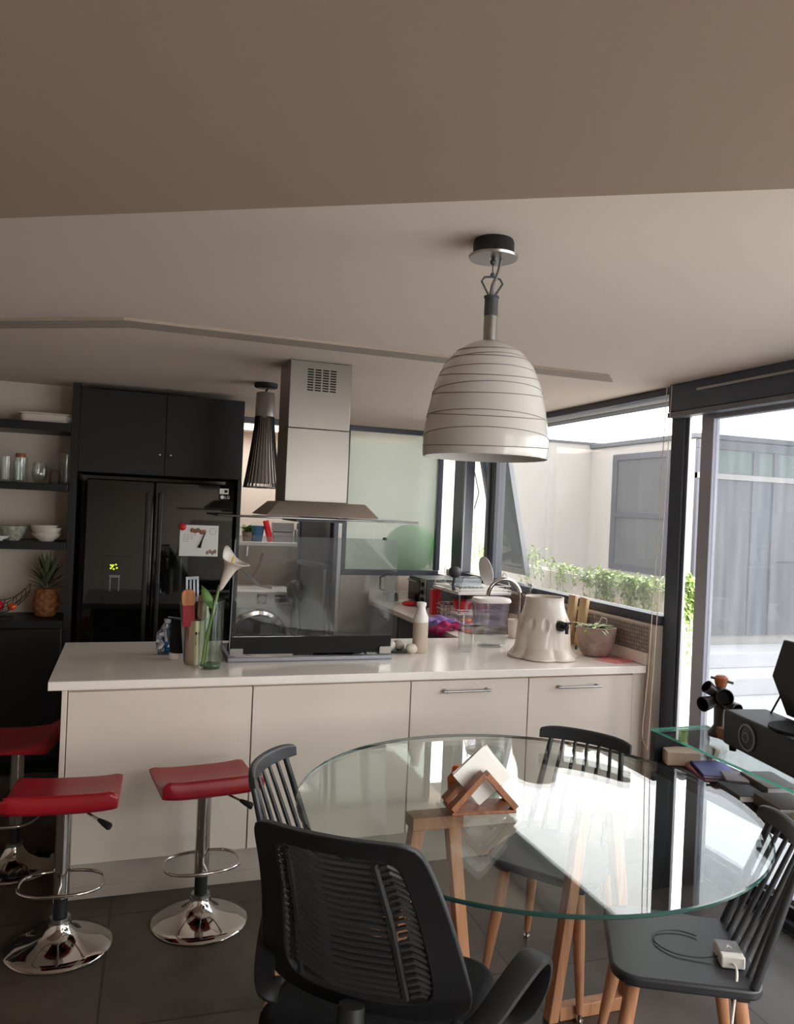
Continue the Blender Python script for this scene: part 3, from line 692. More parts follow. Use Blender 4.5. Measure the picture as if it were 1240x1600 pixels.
def bowl(x, y, z, r, h, label, m, group='bowls on the shelf'):
    o = MB().lathe([(0, 0), (r*0.5, 0), (r*0.55, 0.006), (r*0.88, h*0.55), (r, h), (r*0.975, h), (r*0.85, h*0.55), (r*0.5, 0.012), (0, 0.012)], 36).build('bowl', m, loc=(x, y, z))
    return tag(o, label, 'bowl', group)
M['pattern'] = mat('leafy_patterned_china', (150, 152, 140), 0.3, noise=0.5, nscale=38)
bowl(-0.465, 5.24, ZS[3], 0.085, 0.052, 'white bowl at the bottom of the shelf stack', 'ceramic')
bowl(-0.465, 5.24, ZS[3]+0.028, 0.088, 0.056, 'second white bowl, nested in the stack', 'ceramic')
bowl(-0.478, 5.24, ZS[3]+0.052, 0.080, 0.046, 'topmost white bowl of the nested stack', 'ceramic')
bowl(-0.655, 5.24, ZS[3], 0.085, 0.088, 'green patterned bowl on the shelf near the white stack', 'pattern')
bowl(-0.735, 5.17, ZS[3], 0.075, 0.03, 'shallow white dish in front of the patterned bowl', 'white')
# pineapple
t = thing('pineapple', (-0.455, 5.29, ZS[4]), 'ripe pineapple with a spiky crown on the black counter', 'pineapple')
def pf(r, z, a):
    s = max(abs(math.sin(4*a+z*58)), abs(math.sin(4*a-z*58)))
    return (r*(1+0.13*(1-s**3)), z)
MB().lathe([(0.0, 0), (0.03, 0.001), (0.048, 0.012)]+[(0.066*math.sin(0.6+1.95*k/30)**0.55+0.004, 0.012+0.165*k/30) for k in range(31)]+[(0.02, 0.182), (0, 0.184)], 64, fn=pf).build('rind', 'pineapple', t)
q = MB()
for k in range(46):
    a = k*2.4; u = k/46
    L = 0.10+0.09*u; z0 = 0.175+0.06*u
    e = math.radians(20+62*u)
    q.leaf((0.022*math.cos(a)*(1-u*0.8), 0.022*math.sin(a)*(1-u*0.8), z0), (math.cos(a)*math.cos(e), math.sin(a)*math.cos(e), math.sin(e)), (0, 0, 1), L, 0.022, 0.35*(1-u))
q.build('crown', 'crown', t)
# wire fruit basket
t = thing('wire_basket', (-0.72, 5.25, ZS[4]), 'curved dark wire fruit basket on the black counter', 'basket')
q = MB()
def bas(u, v): return (0.22*(u-0.5)*1.5, 0.28*(v-0.5), 0.03+0.42*(u-0.5)**2+0.25*(v-0.5)**2)
for i in range(8): q.tube([bas(i/7, j/10) for j in range(11)], 0.0022, 5)
for j in range(6): q.tube([bas(i/10, j/5) for i in range(11)], 0.0022, 5)
q.build('wire_mesh', 'blackplastic', t)
MB().tube([(0.09*math.cos(a*PI/12), 0.07*math.sin(a*PI/12), 0.005) for a in range(24)], 0.004, 6, closed=True).cyl((0.06, 0, 0.005), (0.06, 0, 0.04), 0.003).cyl((-0.06, 0, 0.005), (-0.06, 0, 0.04), 0.003).build('foot_ring', 'blackplastic', t)
for x, y, r, m, l in ((-0.715, 5.25, 0.034, 'redp', 'red apple in the wire basket'), (-0.635, 5.22, 0.026, 'orange', 'orange fruit at the rim of the wire basket')):
    o = MB().ball((0, 0, 0), r, (1, 1, 0.9), 18, 12).build('apple' if m == 'redp' else 'mandarin', m, loc=(x, y, ZS[4]+0.043+r if m == 'redp' else ZS[4]+0.075)); tag(o, l, 'fruit')

# ================================================================== LAUNDRY
t = thing('washing_machine', (1.175, 7.12, 0.0), 'white front loading washing machine with a round dark door', 'washing machine')
MB().bb((-0.30, 0, 0.02), (0.30, 0.6, 0.90)).bb((-0.28, 0.03, 0), (0.28, 0.57, 0.02)).build('body', 'white', t, 0.012)
MB().bb((-0.298, -0.012, 0.745), (0.298, 0.0, 0.897)).build('control_panel', 'white', t, 0.004)
MB().bb((-0.045, -0.016, 0.785), (0.045, -0.0125, 0.875)).build('dial_plate', 'darkgrey', t, 0.006)
MB().cyl((0, -0.04, 0.83), (0, -0.0165, 0.83), 0.034, 0.038, 28).build('dial', 'satin', t, 0.002)
MB().bb((0.115, -0.015, 0.80), (0.25, -0.0125, 0.865)).build('display', 'blackmatt', t, 0.003)
q = MB()
for k in range(4): q.bb((0.19+k*0.02, -0.0145, 0.772), (0.203+k*0.02, -0.0125, 0.78))
q.build('buttons', 'darkgrey', t, smooth=0)
MB().bb((-0.28, -0.014, 0.775), (-0.085, -0.0125, 0.88)).build('detergent_drawer', 'white', t, 0.004)
RX = Matrix.Rotation(PI/2, 4, 'X')
def lat_y(prof, c):
    m = MB(); m.lathe(prof, 48)
    m.bm.transform(Matrix.Translation(c) @ RX); return m
lat_y([(0.20, 0), (0.255, 0), (0.262, 0.02), (0.245, 0.045), (0.215, 0.05), (0.20, 0.035)], (-0.02, 0.0, 0.48)).build('door_ring', 'chrome', t)
lat_y([(0, 0.035), (0.15, 0.035), (0.205, 0.03), (0.205, 0.0), (0, 0)], (-0.02, -0.001, 0.48)).build('door_glass', 'gloss', t)
t = thing('laundry_shelf', (1.42, 7.66, 1.29), 'white wall shelf above the washing machine', 'shelf')
MB().bb((-0.42, -0.17, 0), (0.42, 0.185, 0.035)).build('board', 'white', t, 0.003)
MB().bb((-0.3, 0.15, -0.12), (-0.28, 0.185, -0.001)).bb((0.28, 0.15, -0.12), (0.3, 0.185, -0.001)).build('bracket', 'satin', t)
LZ = 1.3255
M['blue'] = mat('blue_bucket', (52, 96, 136), 0.45)
o = MB().lathe([(0, 0), (0.05, 0), (0.072, 0.15), (0.068, 0.15), (0.047, 0.006), (0, 0.006)], 28).build('blue_tub', 'blue', loc=(1.185, 7.62, LZ)); tag(o, 'blue tub on the laundry shelf', 'tub')
t = thing('potted_herb', (1.09, 7.60, LZ), 'bushy potted herb in a jar beside the blue tub', 'plant')
MB().lathe([(0, 0), (0.04, 0), (0.05, 0.09), (0.045, 0.09), (0, 0.02)], 20).build('pot', 'stone', t)
q = MB()
for k in range(60): q.leaf((random.uniform(-.03, .03), random.uniform(-.03, .03), random.uniform(0.07, .12)), (random.uniform(-1, 1), random.uniform(-1, 1), random.uniform(.1, 1)), (0, 0, 1), random.uniform(.05, .09), .035)
q.build('foliage', 'leaf', t)
o = MB().cyl((0, 0, 0), (-0.055, 0.0, 0.20), 0.03, 0.028, 20).build('red_roll', 'redp', loc=(1.315, 7.60, LZ+0.004)); tag(o, 'leaning red tube on the laundry shelf', 'tube')
o = MB().bb((-0.1, -0.06, 0), (0.1, 0.06, 0.09)).bb((-0.1, -0.06, 0.1), (0.1, 0.06, 0.19)).bb((-0.09, -0.05, 0.089), (0.09, 0.05, 0.101)).build('storage_box', 'midgrey', loc=(1.44, 7.66, LZ), bevel=0.004); tag(o, 'grey storage box on the laundry shelf behind the red tube', 'box')
t = thing('water_filter', (1.615, 7.6, LZ), 'pale grey appliance at the end of the laundry shelf', 'appliance')
MB().bb((-0.06, -0.06, 0), (0.06, 0.06, 0.13)).build('body', 'midgrey', t, 0.01); MB().lathe([(0, 0.1301), (0.05, 0.1301), (0.045, 0.19), (0.02, 0.2), (0, 0.2)], 20).build('cap', 'darkgrey', t)
t = thing('metal_stand', (1.16, 7.32, 0.9005), 'spindly bent metal stand on top of the washing machine', 'stand')
MB().tube([(-0.14, 0.0, 0.17), (0.02, 0.0, 0.03), (0.14, 0.0, 0.01)], 0.012, 8).build('foot', 'midgrey', t); MB().tube([(-0.06, 0.02, 0.08), (0.0, 0.02, 0.2), (0.04, 0.02, 0.33)], [0.012, 0.02, 0.014], 8).build('upright', 'stone', t)
t = thing('grey_bag', (1.455, 7.0, 0.0), 'lumpy dark grey bag slumped beside the washing machine', 'bag')
MB().ball((0, 0.0, 0.93), 0.10, (0.8, 0.6, 0.9), 18, 12).ball((0.02, 0.0, 0.62), 0.09, (0.6, 0.6, 2.8), 18, 12).bb((-0.03, -0.05, 0.0), (0.07, 0.05, 0.5)).build('bag_body', 'darkgrey', t)
MB().tube([(-0.06, -0.05, 1.0), (0.0, -0.065, 0.85), (0.03, -0.06, 0.5)], 0.010, 8).build('strap', 'midgrey', t)
# ================================================================== ON THE ISLAND
WT = 0.9205
# vase with calla lily
t = thing('glass_vase', (0.383, 3.69, WT), 'tall greenish glass cylinder vase holding a calla lily', 'vase')
MB().lathe([(0, 0), (0.050, 0), (0.054, 0.006), (0.056, 0.29), (0.058, 0.315), (0.055, 0.315), (0.053, 0.29), (0.051, 0.014), (0, 0.012)], 40).build('glass_body', 'vase', t)
M['vasebase'] = mat('green_glass_base', (104, 140, 110), 0.1, 0, 0.6, Transmission_Weight=0.5)
MB().lathe([(0, 0.0125), (0.049, 0.0135), (0.049, 0.02), (0, 0.02)], 40).build('base_glass', 'vasebase', t)
t = thing('calla_lily', (0.383, 3.69, WT+0.021), 'white calla lily leaning out of the glass vase', 'flower')
MB().tube([(-0.035, -0.01, 0.0), (-0.018, 0, 0.13), (0.012, 0.0, 0.27), (0.03, 0, 0.36)], 0.0065, 10).build('stem', 'stem', t)
MB().tube([(-0.02, 0.015, 0.0), (-0.005, 0.01, 0.16), (0.02, 0.0, 0.31)], 0.0045, 8).build('stem', 'stem', t)
def calla(u, v):
    a = 2*PI*u
    r = 0.006+0.028*v**0.8+0.022*max(0, (v-0.6)/0.4)**2
    lip = 0.5+0.5*math.cos(a+0.5)          # +x side curls out and droops, the far side stands up in a point
    back = max(0, math.cos(a-2.2))**4
    x = 0.032+0.06*v+r*math.cos(a)*(1+0.25*lip*v*v)
    y = -0.005-0.02*v+r*math.sin(a)
    z = 0.335+0.155*v-0.035*lip*v**4+0.055*back*v**5
    return (x, y, z)
MB().grid(calla, 28, 12).build('spathe', 'ceramic', t, solid=0.002, smooth=80)
M['yellow'] = mat('yellow_spadix', (226, 190, 66), 0.6)
MB().tube([(0.04, -0.005, 0.37), (0.066, -0.015, 0.43), (0.088, -0.022, 0.495)], [0.007, 0.008, 0.004], 10).build('spadix', 'yellow', t)
q = MB()
q.leaf((0.0, 0, 0.25), (-0.45, 0, 1), (0, -1, 0.2), 0.12, 0.045, 0.15)
q.build('leaf', 'leaf', t, solid=0.001)
# utensil holder
t = thing('utensil_holder', (0.322, 3.80, WT), 'brushed metal utensil tin with a spoon print', 'utensil holder')
M['tin'] = brushed('beige_tin', (176, 158, 142), 0.35)
MB().lathe([(0, 0), (0.043, 0), (0.043, 0.205), (0.041, 0.205), (0.041, 0.006), (0, 0.006)], 36).build('tin', 'tin', t)
q = MB()
for dx, wd in ((-0.008, 0.005), (0.006, 0.004)):
    q.box((dx, -0.0435, 0.118), (0.0022, 0.0012, 0.05)); q.ball((dx, -0.0433, 0.148), 0.0055, (wd/0.005, 0.2, 1.5), 10, 8)
q.build('spoon_print', 'blackmatt', t, rotz=math.radians(12))
def utensil(name, loc, tilt, label, fn):
    t = thing(name, loc, label, 'utensil', 'utensils in the tin'); t.rotation_euler = tilt; fn(t); return t
def f_spoon(t):
    MB().cyl((0, 0, 0), (0, 0, 0.20), 0.006, 0.007, 10).build('handle', 'walnut', t)
    M['spoonwood'] = wood('orange_wood', (176, 108, 66), (204, 138, 90), 0.4)
    MB().prism(rpoly(0.062, 0.085, 0.026, 6), -0.006, 0.006, Matrix.Translation((0, 0, 0.305)) @ FACE_Y).build('blade', 'spoonwood', t, 0.003)
    MB().prism(rpoly(0.056, 0.10, 0.006, 3), -0.008, 0.008, Matrix.Translation((0, 0, 0.222)) @ FACE_Y).build('grip', 'red', t, 0.003)
utensil('wooden_brush', (0.298, 3.785, WT+0.007), (math.radians(4), math.radians(-3), 0), 'wooden topped brush with a red band in the utensil tin', f_spoon)
def f_spat(t):
    MB().cyl((0, 0, 0), (0, 0, 0.29), 0.005, 0.006, 10).build('handle', 'blackplastic', t)
    b = MB()
    for x in (-0.027, -0.009, 0.009, 0.027): b.bb((x-0.0055, -0.0015, 0.305), (x+0.0055, 0.0015, 0.385))
    b.bb((-0.0325, -0.0015, 0.28), (0.0325, 0.0015, 0.305)).bb((-0.0325, -0.0015, 0.385), (0.0325, 0.0015, 0.40))
    b.build('slotted_blade', 'alulight', t, 0.001)
utensil('slotted_spatula', (0.318, 3.82, WT+0.007), (math.radians(-2), math.radians(-2), math.radians(20)), 'grey slotted spatula standing tallest in the tin', f_spat)
def f_stick(t): MB().cyl((0, 0, 0), (0, 0, 0.30), 0.003, 0.002, 8).build('stick', 'darkgrey', t)
def f_pap(t): MB().prism([(-0.022, 0.0), (0.012, 0), (0.02, 0.27), (-0.026, 0.285)], -0.001, 0.001, FACE_Y).build('blade', 'midgrey', t)
utensil('flat_scraper', (0.297, 3.812, WT+0.007), (0, math.radians(-5), 0), 'pale flat scraper at the canister side of the tin', f_pap)
def f_wide(t):
    MB().cyl((0, 0, 0), (0, 0, 0.2), 0.006, 0.007, 10).build('handle', 'walnut', t)
    MB().prism(rpoly(0.05, 0.12, 0.02, 5), -0.005, 0.005, Matrix.Translation((0, 0, 0.262)) @ FACE_Y).build('blade', 'walnut', t, 0.003)
utensil('wooden_spoon', (0.342, 3.79, WT+0.007), (math.radians(2), math.radians(2), 0), 'brown wooden spoon seen through the glass vase', f_wide)
# canister, bag
t = thing('canister', (0.262, 3.93, WT), 'black canister on a white foot beside the utensil tin', 'canister')
MB().lathe([(0, 0), (0.047, 0), (0.047, 0.032), (0, 0.032)], 32).build('foot', 'white', t, 0.002)
MB().lathe([(0, 0.0325), (0.046, 0.0325), (0.046, 0.185), (0.044, 0.19), (0, 0.19)], 32).build('body', 'blackmatt', t, 0.002)
MB().tube([(0.02, -0.02, 0.191), (-0.02, -0.025, 0.20), (-0.085, -0.03, 0.172) if False else (-0.06, -0.03, 0.205)], 0.003, 6).build('lid_loop', 'midgrey', t)
t = thing('foil_bag', (0.207, 4.05, WT), 'crumpled blue and silver foil packet beside the black canister', 'bag')
M['foil'] = mat('blue_foil', (44, 118, 176), 0.25, 0.5, 0.5, noise=0.8, nscale=30)
M['silver'] = mat('silver_foil', (190, 200, 214), 0.2, 0.8, noise=0.3, nscale=40)
def crump(seed, cx, w, h, m, nm):
    rnd = random.Random(seed); mb = MB(); mb.ball((cx, 0, h*0.5), h*0.5, (w/h, 0.6, 1.0), 12, 9)
    for v in mb.bm.verts:
        v.co += V((rnd.uniform(-1, 1), rnd.uniform(-1, 1), rnd.uniform(-.6, 1)))*0.011; v.co.z = max(0.0005, v.co.z)
    mb.build(nm, m, t, smooth=15)
crump(3, 0.018, 0.085, 0.15, 'foil', 'packet'); crump(5, -0.02, 0.055, 0.125, 'silver', 'silver_lining'); crump(9, 0.0, 0.05, 0.175, 'silver', 'folded_top')
# bottle
t = thing('drink_bottle', (1.520, 3.975, WT), 'two tone white and beige drinking bottle next to the eggs', 'bottle')
M['beige'] = mat('beige_bottle', (196, 180, 162), 0.35)
MB().lathe([(0, 0), (0.038, 0), (0.041, 0.004), (0.041, 0.165), (0, 0.165)], 36).build('lower_body', 'beige', t)
MB().lathe([(0.0, 0.1652), (0.041, 0.1652), (0.041, 0.19), (0.022, 0.235), (0.022, 0.25), (0, 0.25)], 36).build('upper_body', 'white', t)
MB().lathe([(0, 0.2502), (0.027, 0.2502), (0.027, 0.268), (0.02, 0.272), (0, 0.272)], 28).build('cap', 'white', t, 0.001)
o = MB().lathe([(0, 0), (0.05, 0), (0.075, 0.008), (0.073, 0.010), (0.05, 0.003), (0, 0.003)], 32).build('egg_dish', 'darkgrey', loc=(1.395, 4.02, WT)); tag(o, 'small dark dish under the eggs beside the guard', 'dish')
def egg(x, y, z, rz, label, tip=1.2):
    mb = MB(); mb.ball((0, 0, 0), 0.028, (1, 1, 1.25), 18, 12)
    for v in mb.bm.verts:
        if v.co.z > 0: v.co.x *= 1-5*v.co.z; v.co.y *= 1-5*v.co.z
    mb.bm.transform(Matrix.Rotation(rz, 4, 'Z') @ Matrix.Rotation(tip, 4, 'Y'))
    o = mb.build('egg', 'ceramic', loc=(x, y, z+0.0272)); tag(o, label, 'egg', 'eggs by the bottle')
egg(1.362, 4.01, WT+0.0035, 0.4, 'pale egg at the guard end of the small dark dish')
egg(1.424, 4.045, WT+0.0035, 2.2, 'pale egg at the bottle end of the small dark dish')
egg(1.462, 3.945, WT, 3.4, 'pale egg lying on the worktop in front of the bottle')
# tumbler, pitcher, cup
tumbler(1.792, 3.99, WT, 0.038, 0.19, 'clear drinking glass in front of the water pitcher', None, rt=0.043)
t = thing('filter_pitcher', (2.005, 4.12, WT), 'large clear lavender water filter pitcher with a white lid', 'pitcher')
def sq(r, z, a, k=3.2):
    e = (abs(math.cos(a))**k+abs(math.sin(a)*1.35)**k)**(-1/k); return (r*e, z)
MB().lathe([(0, 0), (0.07, 0), (0.083, 0.012), (0.088, 0.03), (0.106, 0.255), (0.103, 0.255), (0.084, 0.03), (0.076, 0.012), (0, 0.01)], 48, fn=sq).build('jug', 'jar', t)
MB().lathe([(0, 0.125), (0.088, 0.125), (0.102, 0.252), (0.099, 0.252), (0.085, 0.13), (0, 0.13)], 48, fn=sq).build('reservoir', 'lav', t)
MB().lathe([(0, 0.065), (0.028, 0.065), (0.032, 0.07), (0.036, 0.145), (0, 0.15)], 28).build('filter_cartridge', 'lav', t)
MB().lathe([(0, 0.256), (0.110, 0.256), (0.112, 0.266), (0.104, 0.28), (0, 0.284)], 48, fn=sq).build('lid', 'white', t, 0.001)
MB().tube([(-0.108, 0, 0.262), (-0.14, 0, 0.26), (-0.155, 0, 0.235), (-0.152, 0, 0.14), (-0.138, 0, 0.108), (-0.10, 0, 0.10)], 0.0125, 10).build('handle', 'lav', t)
o = MB().lathe([(0, 0), (0.034, 0), (0.036, 0.004), (0.045, 0.115), (0.043, 0.115), (0.033, 0.01), (0, 0.01)], 32).build('cup', 'ceramic', loc=(2.305, 4.395, WT)); tag(o, 'plain cream cup on the island edge in front of the tap', 'cup')
# ceramic water jar stand
t = thing('ceramic_jar', (2.170, 3.80, WT), 'large cream fluted ceramic jar with a black tap', 'jar')
def flute(r, z, a):
    k = max(0, 1-z/0.2); s = abs(math.cos(3*a+0.35))
    f = 1-0.13*k*(1-s)**1.3+0.03*k
    # oval dimples round the waist
    for c in range(12):
        da = (a-c*PI/6-0.08+PI) % (2*PI)-PI; d2 = (da/0.125)**2+((z-0.185)/0.034)**2
        if d2 < 1: f -= 0.11*(1-d2)**0.8
    return (r*f, z)
prof = [(0, 0.0), (0.172, 0.0), (0.190, 0.004), (0.187, 0.016)]
for k in range(41):
    u = k/40; z = 0.016+0.30*u
    r = 0.187-0.035*min(1, u/0.15)**0.7 if u < 0.15 else 0.152-0.012*(u-0.15)/0.45 if u < 0.6 else 0.140-0.036*(math.sin((u-0.6)/0.4*PI/2))
    prof.append((r, z))
prof += [(0.105, 0.326), (0.098, 0.326), (0.096, 0.31), (0.12, 0.2), (0.12, 0.02), (0, 0.02)]
MB().lathe(prof, 144, fn=flute).build('jar_body', 'ceramic', t, smooth=60)
a = math.radians(-80)
sp = MB(); dx, dy = math.cos(a), math.sin(a)
sp.cyl((dx*0.135, dy*0.135, 0.185), (dx*0.158, dy*0.158, 0.185), 0.028, 0.026, 20).cyl((dx*0.158, dy*0.158, 0.185), (dx*0.195, dy*0.195, 0.185), 0.013, 0.013, 14).cyl((dx*0.188, dy*0.188, 0.200), (dx*0.190, dy*0.190, 0.150), 0.011, 0.009, 12).box((dx*0.188+0.008, dy*0.188, 0.207), (0.05, 0.014, 0.012), (0, 0, 0.5))
sp.build('tap', 'blackplastic', t, 0.002)
MB().cyl((0.148, -0.085, 0.06), (0.16, -0.092, 0.06), 0.010, seg=12).build('plug', 'blackplastic', t)
# plant pot
o = MB().box((0, 0, 0.0012), (0.19, 0.14, 0.002), (0, 0, 0.5)).box((0.02, -0.03, 0.003), (0.14, 0.10, 0.0014), (0, 0, 0.2)).build('pink_leaflet', 'pink', loc=(2.530, 3.66, WT), smooth=0); tag(o, 'pink leaflets lying under the clay plant pot', 'paper')
t = thing('potted_plant', (2.500, 3.79, WT+0.0045), 'round mottled clay pot with a low green plant', 'plant')
MB().lathe([(0, 0), (0.07, 0), (0.083, 0.012), (0.097, 0.06), (0.106, 0.12), (0.108, 0.158), (0.1, 0.16), (0.095, 0.14), (0, 0.138)], 44).build('pot', 'stone', t)
MB().lathe([(0, 0.1385), (0.0945, 0.1405), (0.08, 0.15), (0, 0.155)], 30).build('soil', 'soil', t)
q = MB()
for k in range(34):
    a = random.uniform(0, 2*PI); r = random.uniform(0, .07)
    q.leaf((r*math.cos(a)-0.015, r*math.sin(a), 0.15), (math.cos(a), math.sin(a), random.uniform(.15, 1.0)), (0, 0, 1), random.uniform(.05, .085), random.uniform(.018, .03), .5)
q.build('foliage', 'leafpale', t)
MB().tube([(0.0, 0, 0.15), (0.03, 0, 0.21), (0.06, 0, 0.2), (0.065, 0, 0.17)], 0.002, 5).build('dry_stalk', 'cream', t)
for k, (y, tlt, l) in enumerate(((4.20, -2, 'raw pine offcut leaning on the sill behind the ceramic jar'), (4.085, 4, 'second pine offcut, the one beside the clay pot'))):
    o = MB().box((0, 0, 0.145), (0.022, 0.075, 0.29)).build('pine_offcut', 'pine', loc=(2.575, y, WT), bevel=0.002); o.rotation_euler = (math.radians(tlt*0.4), math.radians(5.0), 0)
    tag(o, l, 'wood offcut', 'pine offcuts')
# tap and sink
t = thing('kitchen_tap', (2.47, 4.70, WT), 'tall chrome gooseneck tap over the window sink', 'tap')
pts = [(0.03, 0, 0.0), (0.03, 0, 0.22)]+[(0.03-0.115+0.115*math.cos(a*PI/14), 0.02*a/14, 0.22+0.115*math.sin(a*PI/14)) for a in range(1, 15)]+[(-0.20, 0.02, 0.16)]
MB().tube(pts, 0.0135, 14).build('spout', 'chrome', t)
MB().lathe([(0, 0), (0.028, 0), (0.028, 0.012), (0.02, 0.05), (0, 0.05)], 24, (0.03, 0, 0)).build('collar', 'chrome', t)
MB().tube([(0.03, -0.02, 0.05), (0.03, -0.06, 0.075), (0.03, -0.10, 0.11)], [0.009, 0.007, 0.006], 8).build('lever', 'chrome', t)
t = thing('sink', (2.26, 4.72, WT), 'steel sink set into the window worktop', 'sink')
MB().lathe([(0.0, 0.0008), (0.17, 0.0008), (0.19, 0.004), (0.205, 0.002)], 48, fn=lambda r, z, a: (r*(abs(math.cos(a))**6+abs(math.sin(a))**6)**(-1/6.0), z)).build('basin', 'chrome', t)
t = thing('soap_bottle', (2.54, 4.50, WT), 'black pump bottle behind the ceramic jar', 'bottle')
MB().lathe([(0, 0), (0.034, 0), (0.035, 0.004), (0.035, 0.13), (0.012, 0.145), (0.012, 0.16), (0, 0.16)], 24).build('body', 'blackplastic', t); MB().cyl((0, 0, 0.16), (0, 0, 0.19), 0.005).bb((-0.055, -0.009, 0.19), (0.02, 0.009, 0.203)).build('pump', 'blackplastic', t, 0.002)
o = MB().tube([(0.03*math.cos(a*PI/8)*0.8, 0, 0.075+0.028*math.sin(a*PI/8)) for a in range(16)], 0.006, 8, closed=True).tube([(0.048+0.026*math.cos(a*PI/8), 0.01, 0.06+0.026*math.sin(a*PI/8)) for a in range(16)], 0.006, 8, closed=True).cyl((0.0, 0, 0.047), (0.01, 0, 0.0), 0.006, 0.003).cyl((0.048, 0.01, 0.034), (0.03, 0.01, 0.0), 0.006, 0.003).build('scissors', 'redp', loc=(2.415, 4.47, WT)); tag(o, 'red handled scissors standing between cup and ceramic jar', 'scissors')
t = thing('window_latch', (2.655, 4.83, 1.136), 'small pale latch on the window sill above the ceramic jar', 'latch')
MB().bb((-0.02, -0.03, 0), (0.008, 0.03, 0.012)).bb((-0.012, -0.01, 0.0125), (0.0, 0.01, 0.06)).build('latch_plate', 'satin', t, 0.003)
MB().box((-0.012, 0, 0.072), (0.015, 0.06, 0.02)).build('latch_lever', 'satin', t, 0.004)
# ================================================================== WINDOW RUN WORKTOP
t = thing('toaster_oven', (2.42, 6.00, WT), 'dark countertop oven with a glass front near the far window corner', 'oven')
MB().bb((-0.17, -0.2, 0.015), (0.17, 0.2, 0.225)).bb((-0.15, -0.18, 0), (-0.12, -0.15, 0.015)).bb((-0.15, 0.15, 0), (-0.12, 0.18, 0.015)).bb((0.12, -0.18, 0), (0.15, -0.15, 0.015)).bb((0.12, 0.15, 0), (0.15, 0.18, 0.015)).build('body', 'darkgrey', t, 0.008)
MB().bb((-0.178, -0.09, 0.03), (-0.1705, 0.19, 0.21)).build('door', 'gloss', t, 0.003)
MB().cyl((-0.195, -0.06, 0.195), (-0.195, 0.16, 0.195), 0.006).build('handle', 'chrome', t)
MB().bb((-0.178, -0.198, 0.02), (-0.1705, -0.095, 0.22)).build('control_panel', 'satin', t, 0.002)
for k in range(3): MB().cyl((-0.195, -0.147, 0.06+k*0.06), (-0.1785, -0.147, 0.06+k*0.06), 0.017, 0.019, 18).build('knob', 'blackplastic', t)
t = thing('blender_jug', (2.115, 6.27, WT), 'clear blender jug with a dark handle at the far worktop corner', 'blender')
MB().lathe([(0, 0), (0.07, 0), (0.072, 0.01), (0.06, 0.07), (0, 0.07)], 28).build('base', 'satin', t); MB().lathe([(0, 0.071), (0.05, 0.071), (0.06, 0.215), (0.057, 0.215), (0.047, 0.078), (0, 0.078)], 28).build('jug', 'jar', t)
MB().lathe([(0, 0.216), (0.062, 0.216), (0.06, 0.235), (0, 0.24)], 28).build('lid', 'blackplastic', t); MB().tube([(-0.055, 0, 0.21), (-0.095, 0, 0.2), (-0.095, 0, 0.1), (-0.055, 0, 0.085)], 0.009, 8).build('handle', 'blackplastic', t)
o = MB().bb((0, 0, 0), (0.645, 0.02, 0.075)).build('upstand_board', 'top', loc=(1.96, 6.375, WT), bevel=0.002); tag(o, 'low white upstand closing the far end of the window worktop', 'upstand')
o = MB().ball((0, 0, 0.022), 0.06, (1.1, 0.8, 0.36), 18, 10).build('red_sponge_dish', 'redp', loc=(2.165, 5.93, WT)); tag(o, 'small red dish lying in front of the dark oven', 'dish')
# dish rack
t = thing('dish_rack', (2.40, 5.28, WT), 'two tier white wire dish rack beside the window sink', 'dish rack')
q = MB()
for z in (0.055, 0.225):
    q.tube([(-0.2, -0.24, z), (0.2, -0.24, z), (0.2, 0.24, z), (-0.2, 0.24, z)], 0.004, 6, closed=True)
    for k in range(15): q.tube([(-0.2, -0.22+k*0.031, z), (0.2, -0.22+k*0.031, z)], 0.002, 4)
    for k in range(12): q.tube([(-0.17+k*0.031, -0.24, z), (-0.17+k*0.031, -0.24, z+0.03)], 0.002, 4)
    q.tube([(-0.2, -0.24, z+0.03), (0.2, -0.24, z+0.03), (0.2, 0.24, z+0.03), (-0.2, 0.24, z+0.03)], 0.003, 6, closed=True)
q.build('wire_tray', 'white', t)
MB().bb((-0.205, -0.245, 0.19), (0.205, 0.245, 0.212)).build('drip_tray', 'white', t, 0.004)
for x in (-0.19, 0.19):
    for y in (-0.235, 0.235): MB().cyl((x, y, 0), (x, y, 0.26), 0.006, seg=8).build('leg', 'satin', t)
MB().tube([(0.2, -0.22+0.16*k/12, 0.255+0.085*math.sin(PI*k/12)) for k in range(13)], 0.003, 6).build('side_loop', 'satin', t)
RZ = WT+0.2285
t = thing('dinner_plate', (2.47, 5.22, RZ+0.002), 'pale plate standing upright in the upper dish rack', 'plate', None, math.radians(2)); 
mb = MB(); mb.lathe([(0, 0), (0.065, 0), (0.075, 0.004), (0.11, 0.016), (0.109, 0.019), (0.074, 0.008), (0, 0.006)], 40); mb.bm.transform(Matrix.Translation((0, 0, 0.111)) @ Matrix.Rotation(math.radians(78), 4, 'Y')); mb.build('plate_disc', 'white', t)
t = thing('food_container', (2.345, 5.20, RZ+0.003), 'clear food container upturned on the upper dish rack', 'container')
M['tub'] = glass('cloudy_plastic', (225, 232, 236), 0.06, haze=0.35, hazecol=(214, 222, 228))
MB().hexa([(-0.085, -0.06, 0.0), (0.085, -0.06, 0), (0.085, 0.06, 0), (-0.085, 0.06, 0), (-0.07, -0.047, 0.075), (0.07, -0.047, 0.075), (0.07, 0.047, 0.075), (-0.07, 0.047, 0.075)]).build('tub_wall', 'tub', t, 0.008); MB().bb((-0.092, -0.066, 0.0), (0.092, 0.066, 0.008)).build('rim', 'tub', t, 0.003)
tumbler(2.27, 5.36, RZ+0.003, 0.045, 0.13, 'upturned glass jar behind the ladle on the dish rack', None, rt=0.05)
t = thing('ladle', (2.175, 5.10, RZ+0.065), 'large black ladle propped on the dish rack', 'ladle')
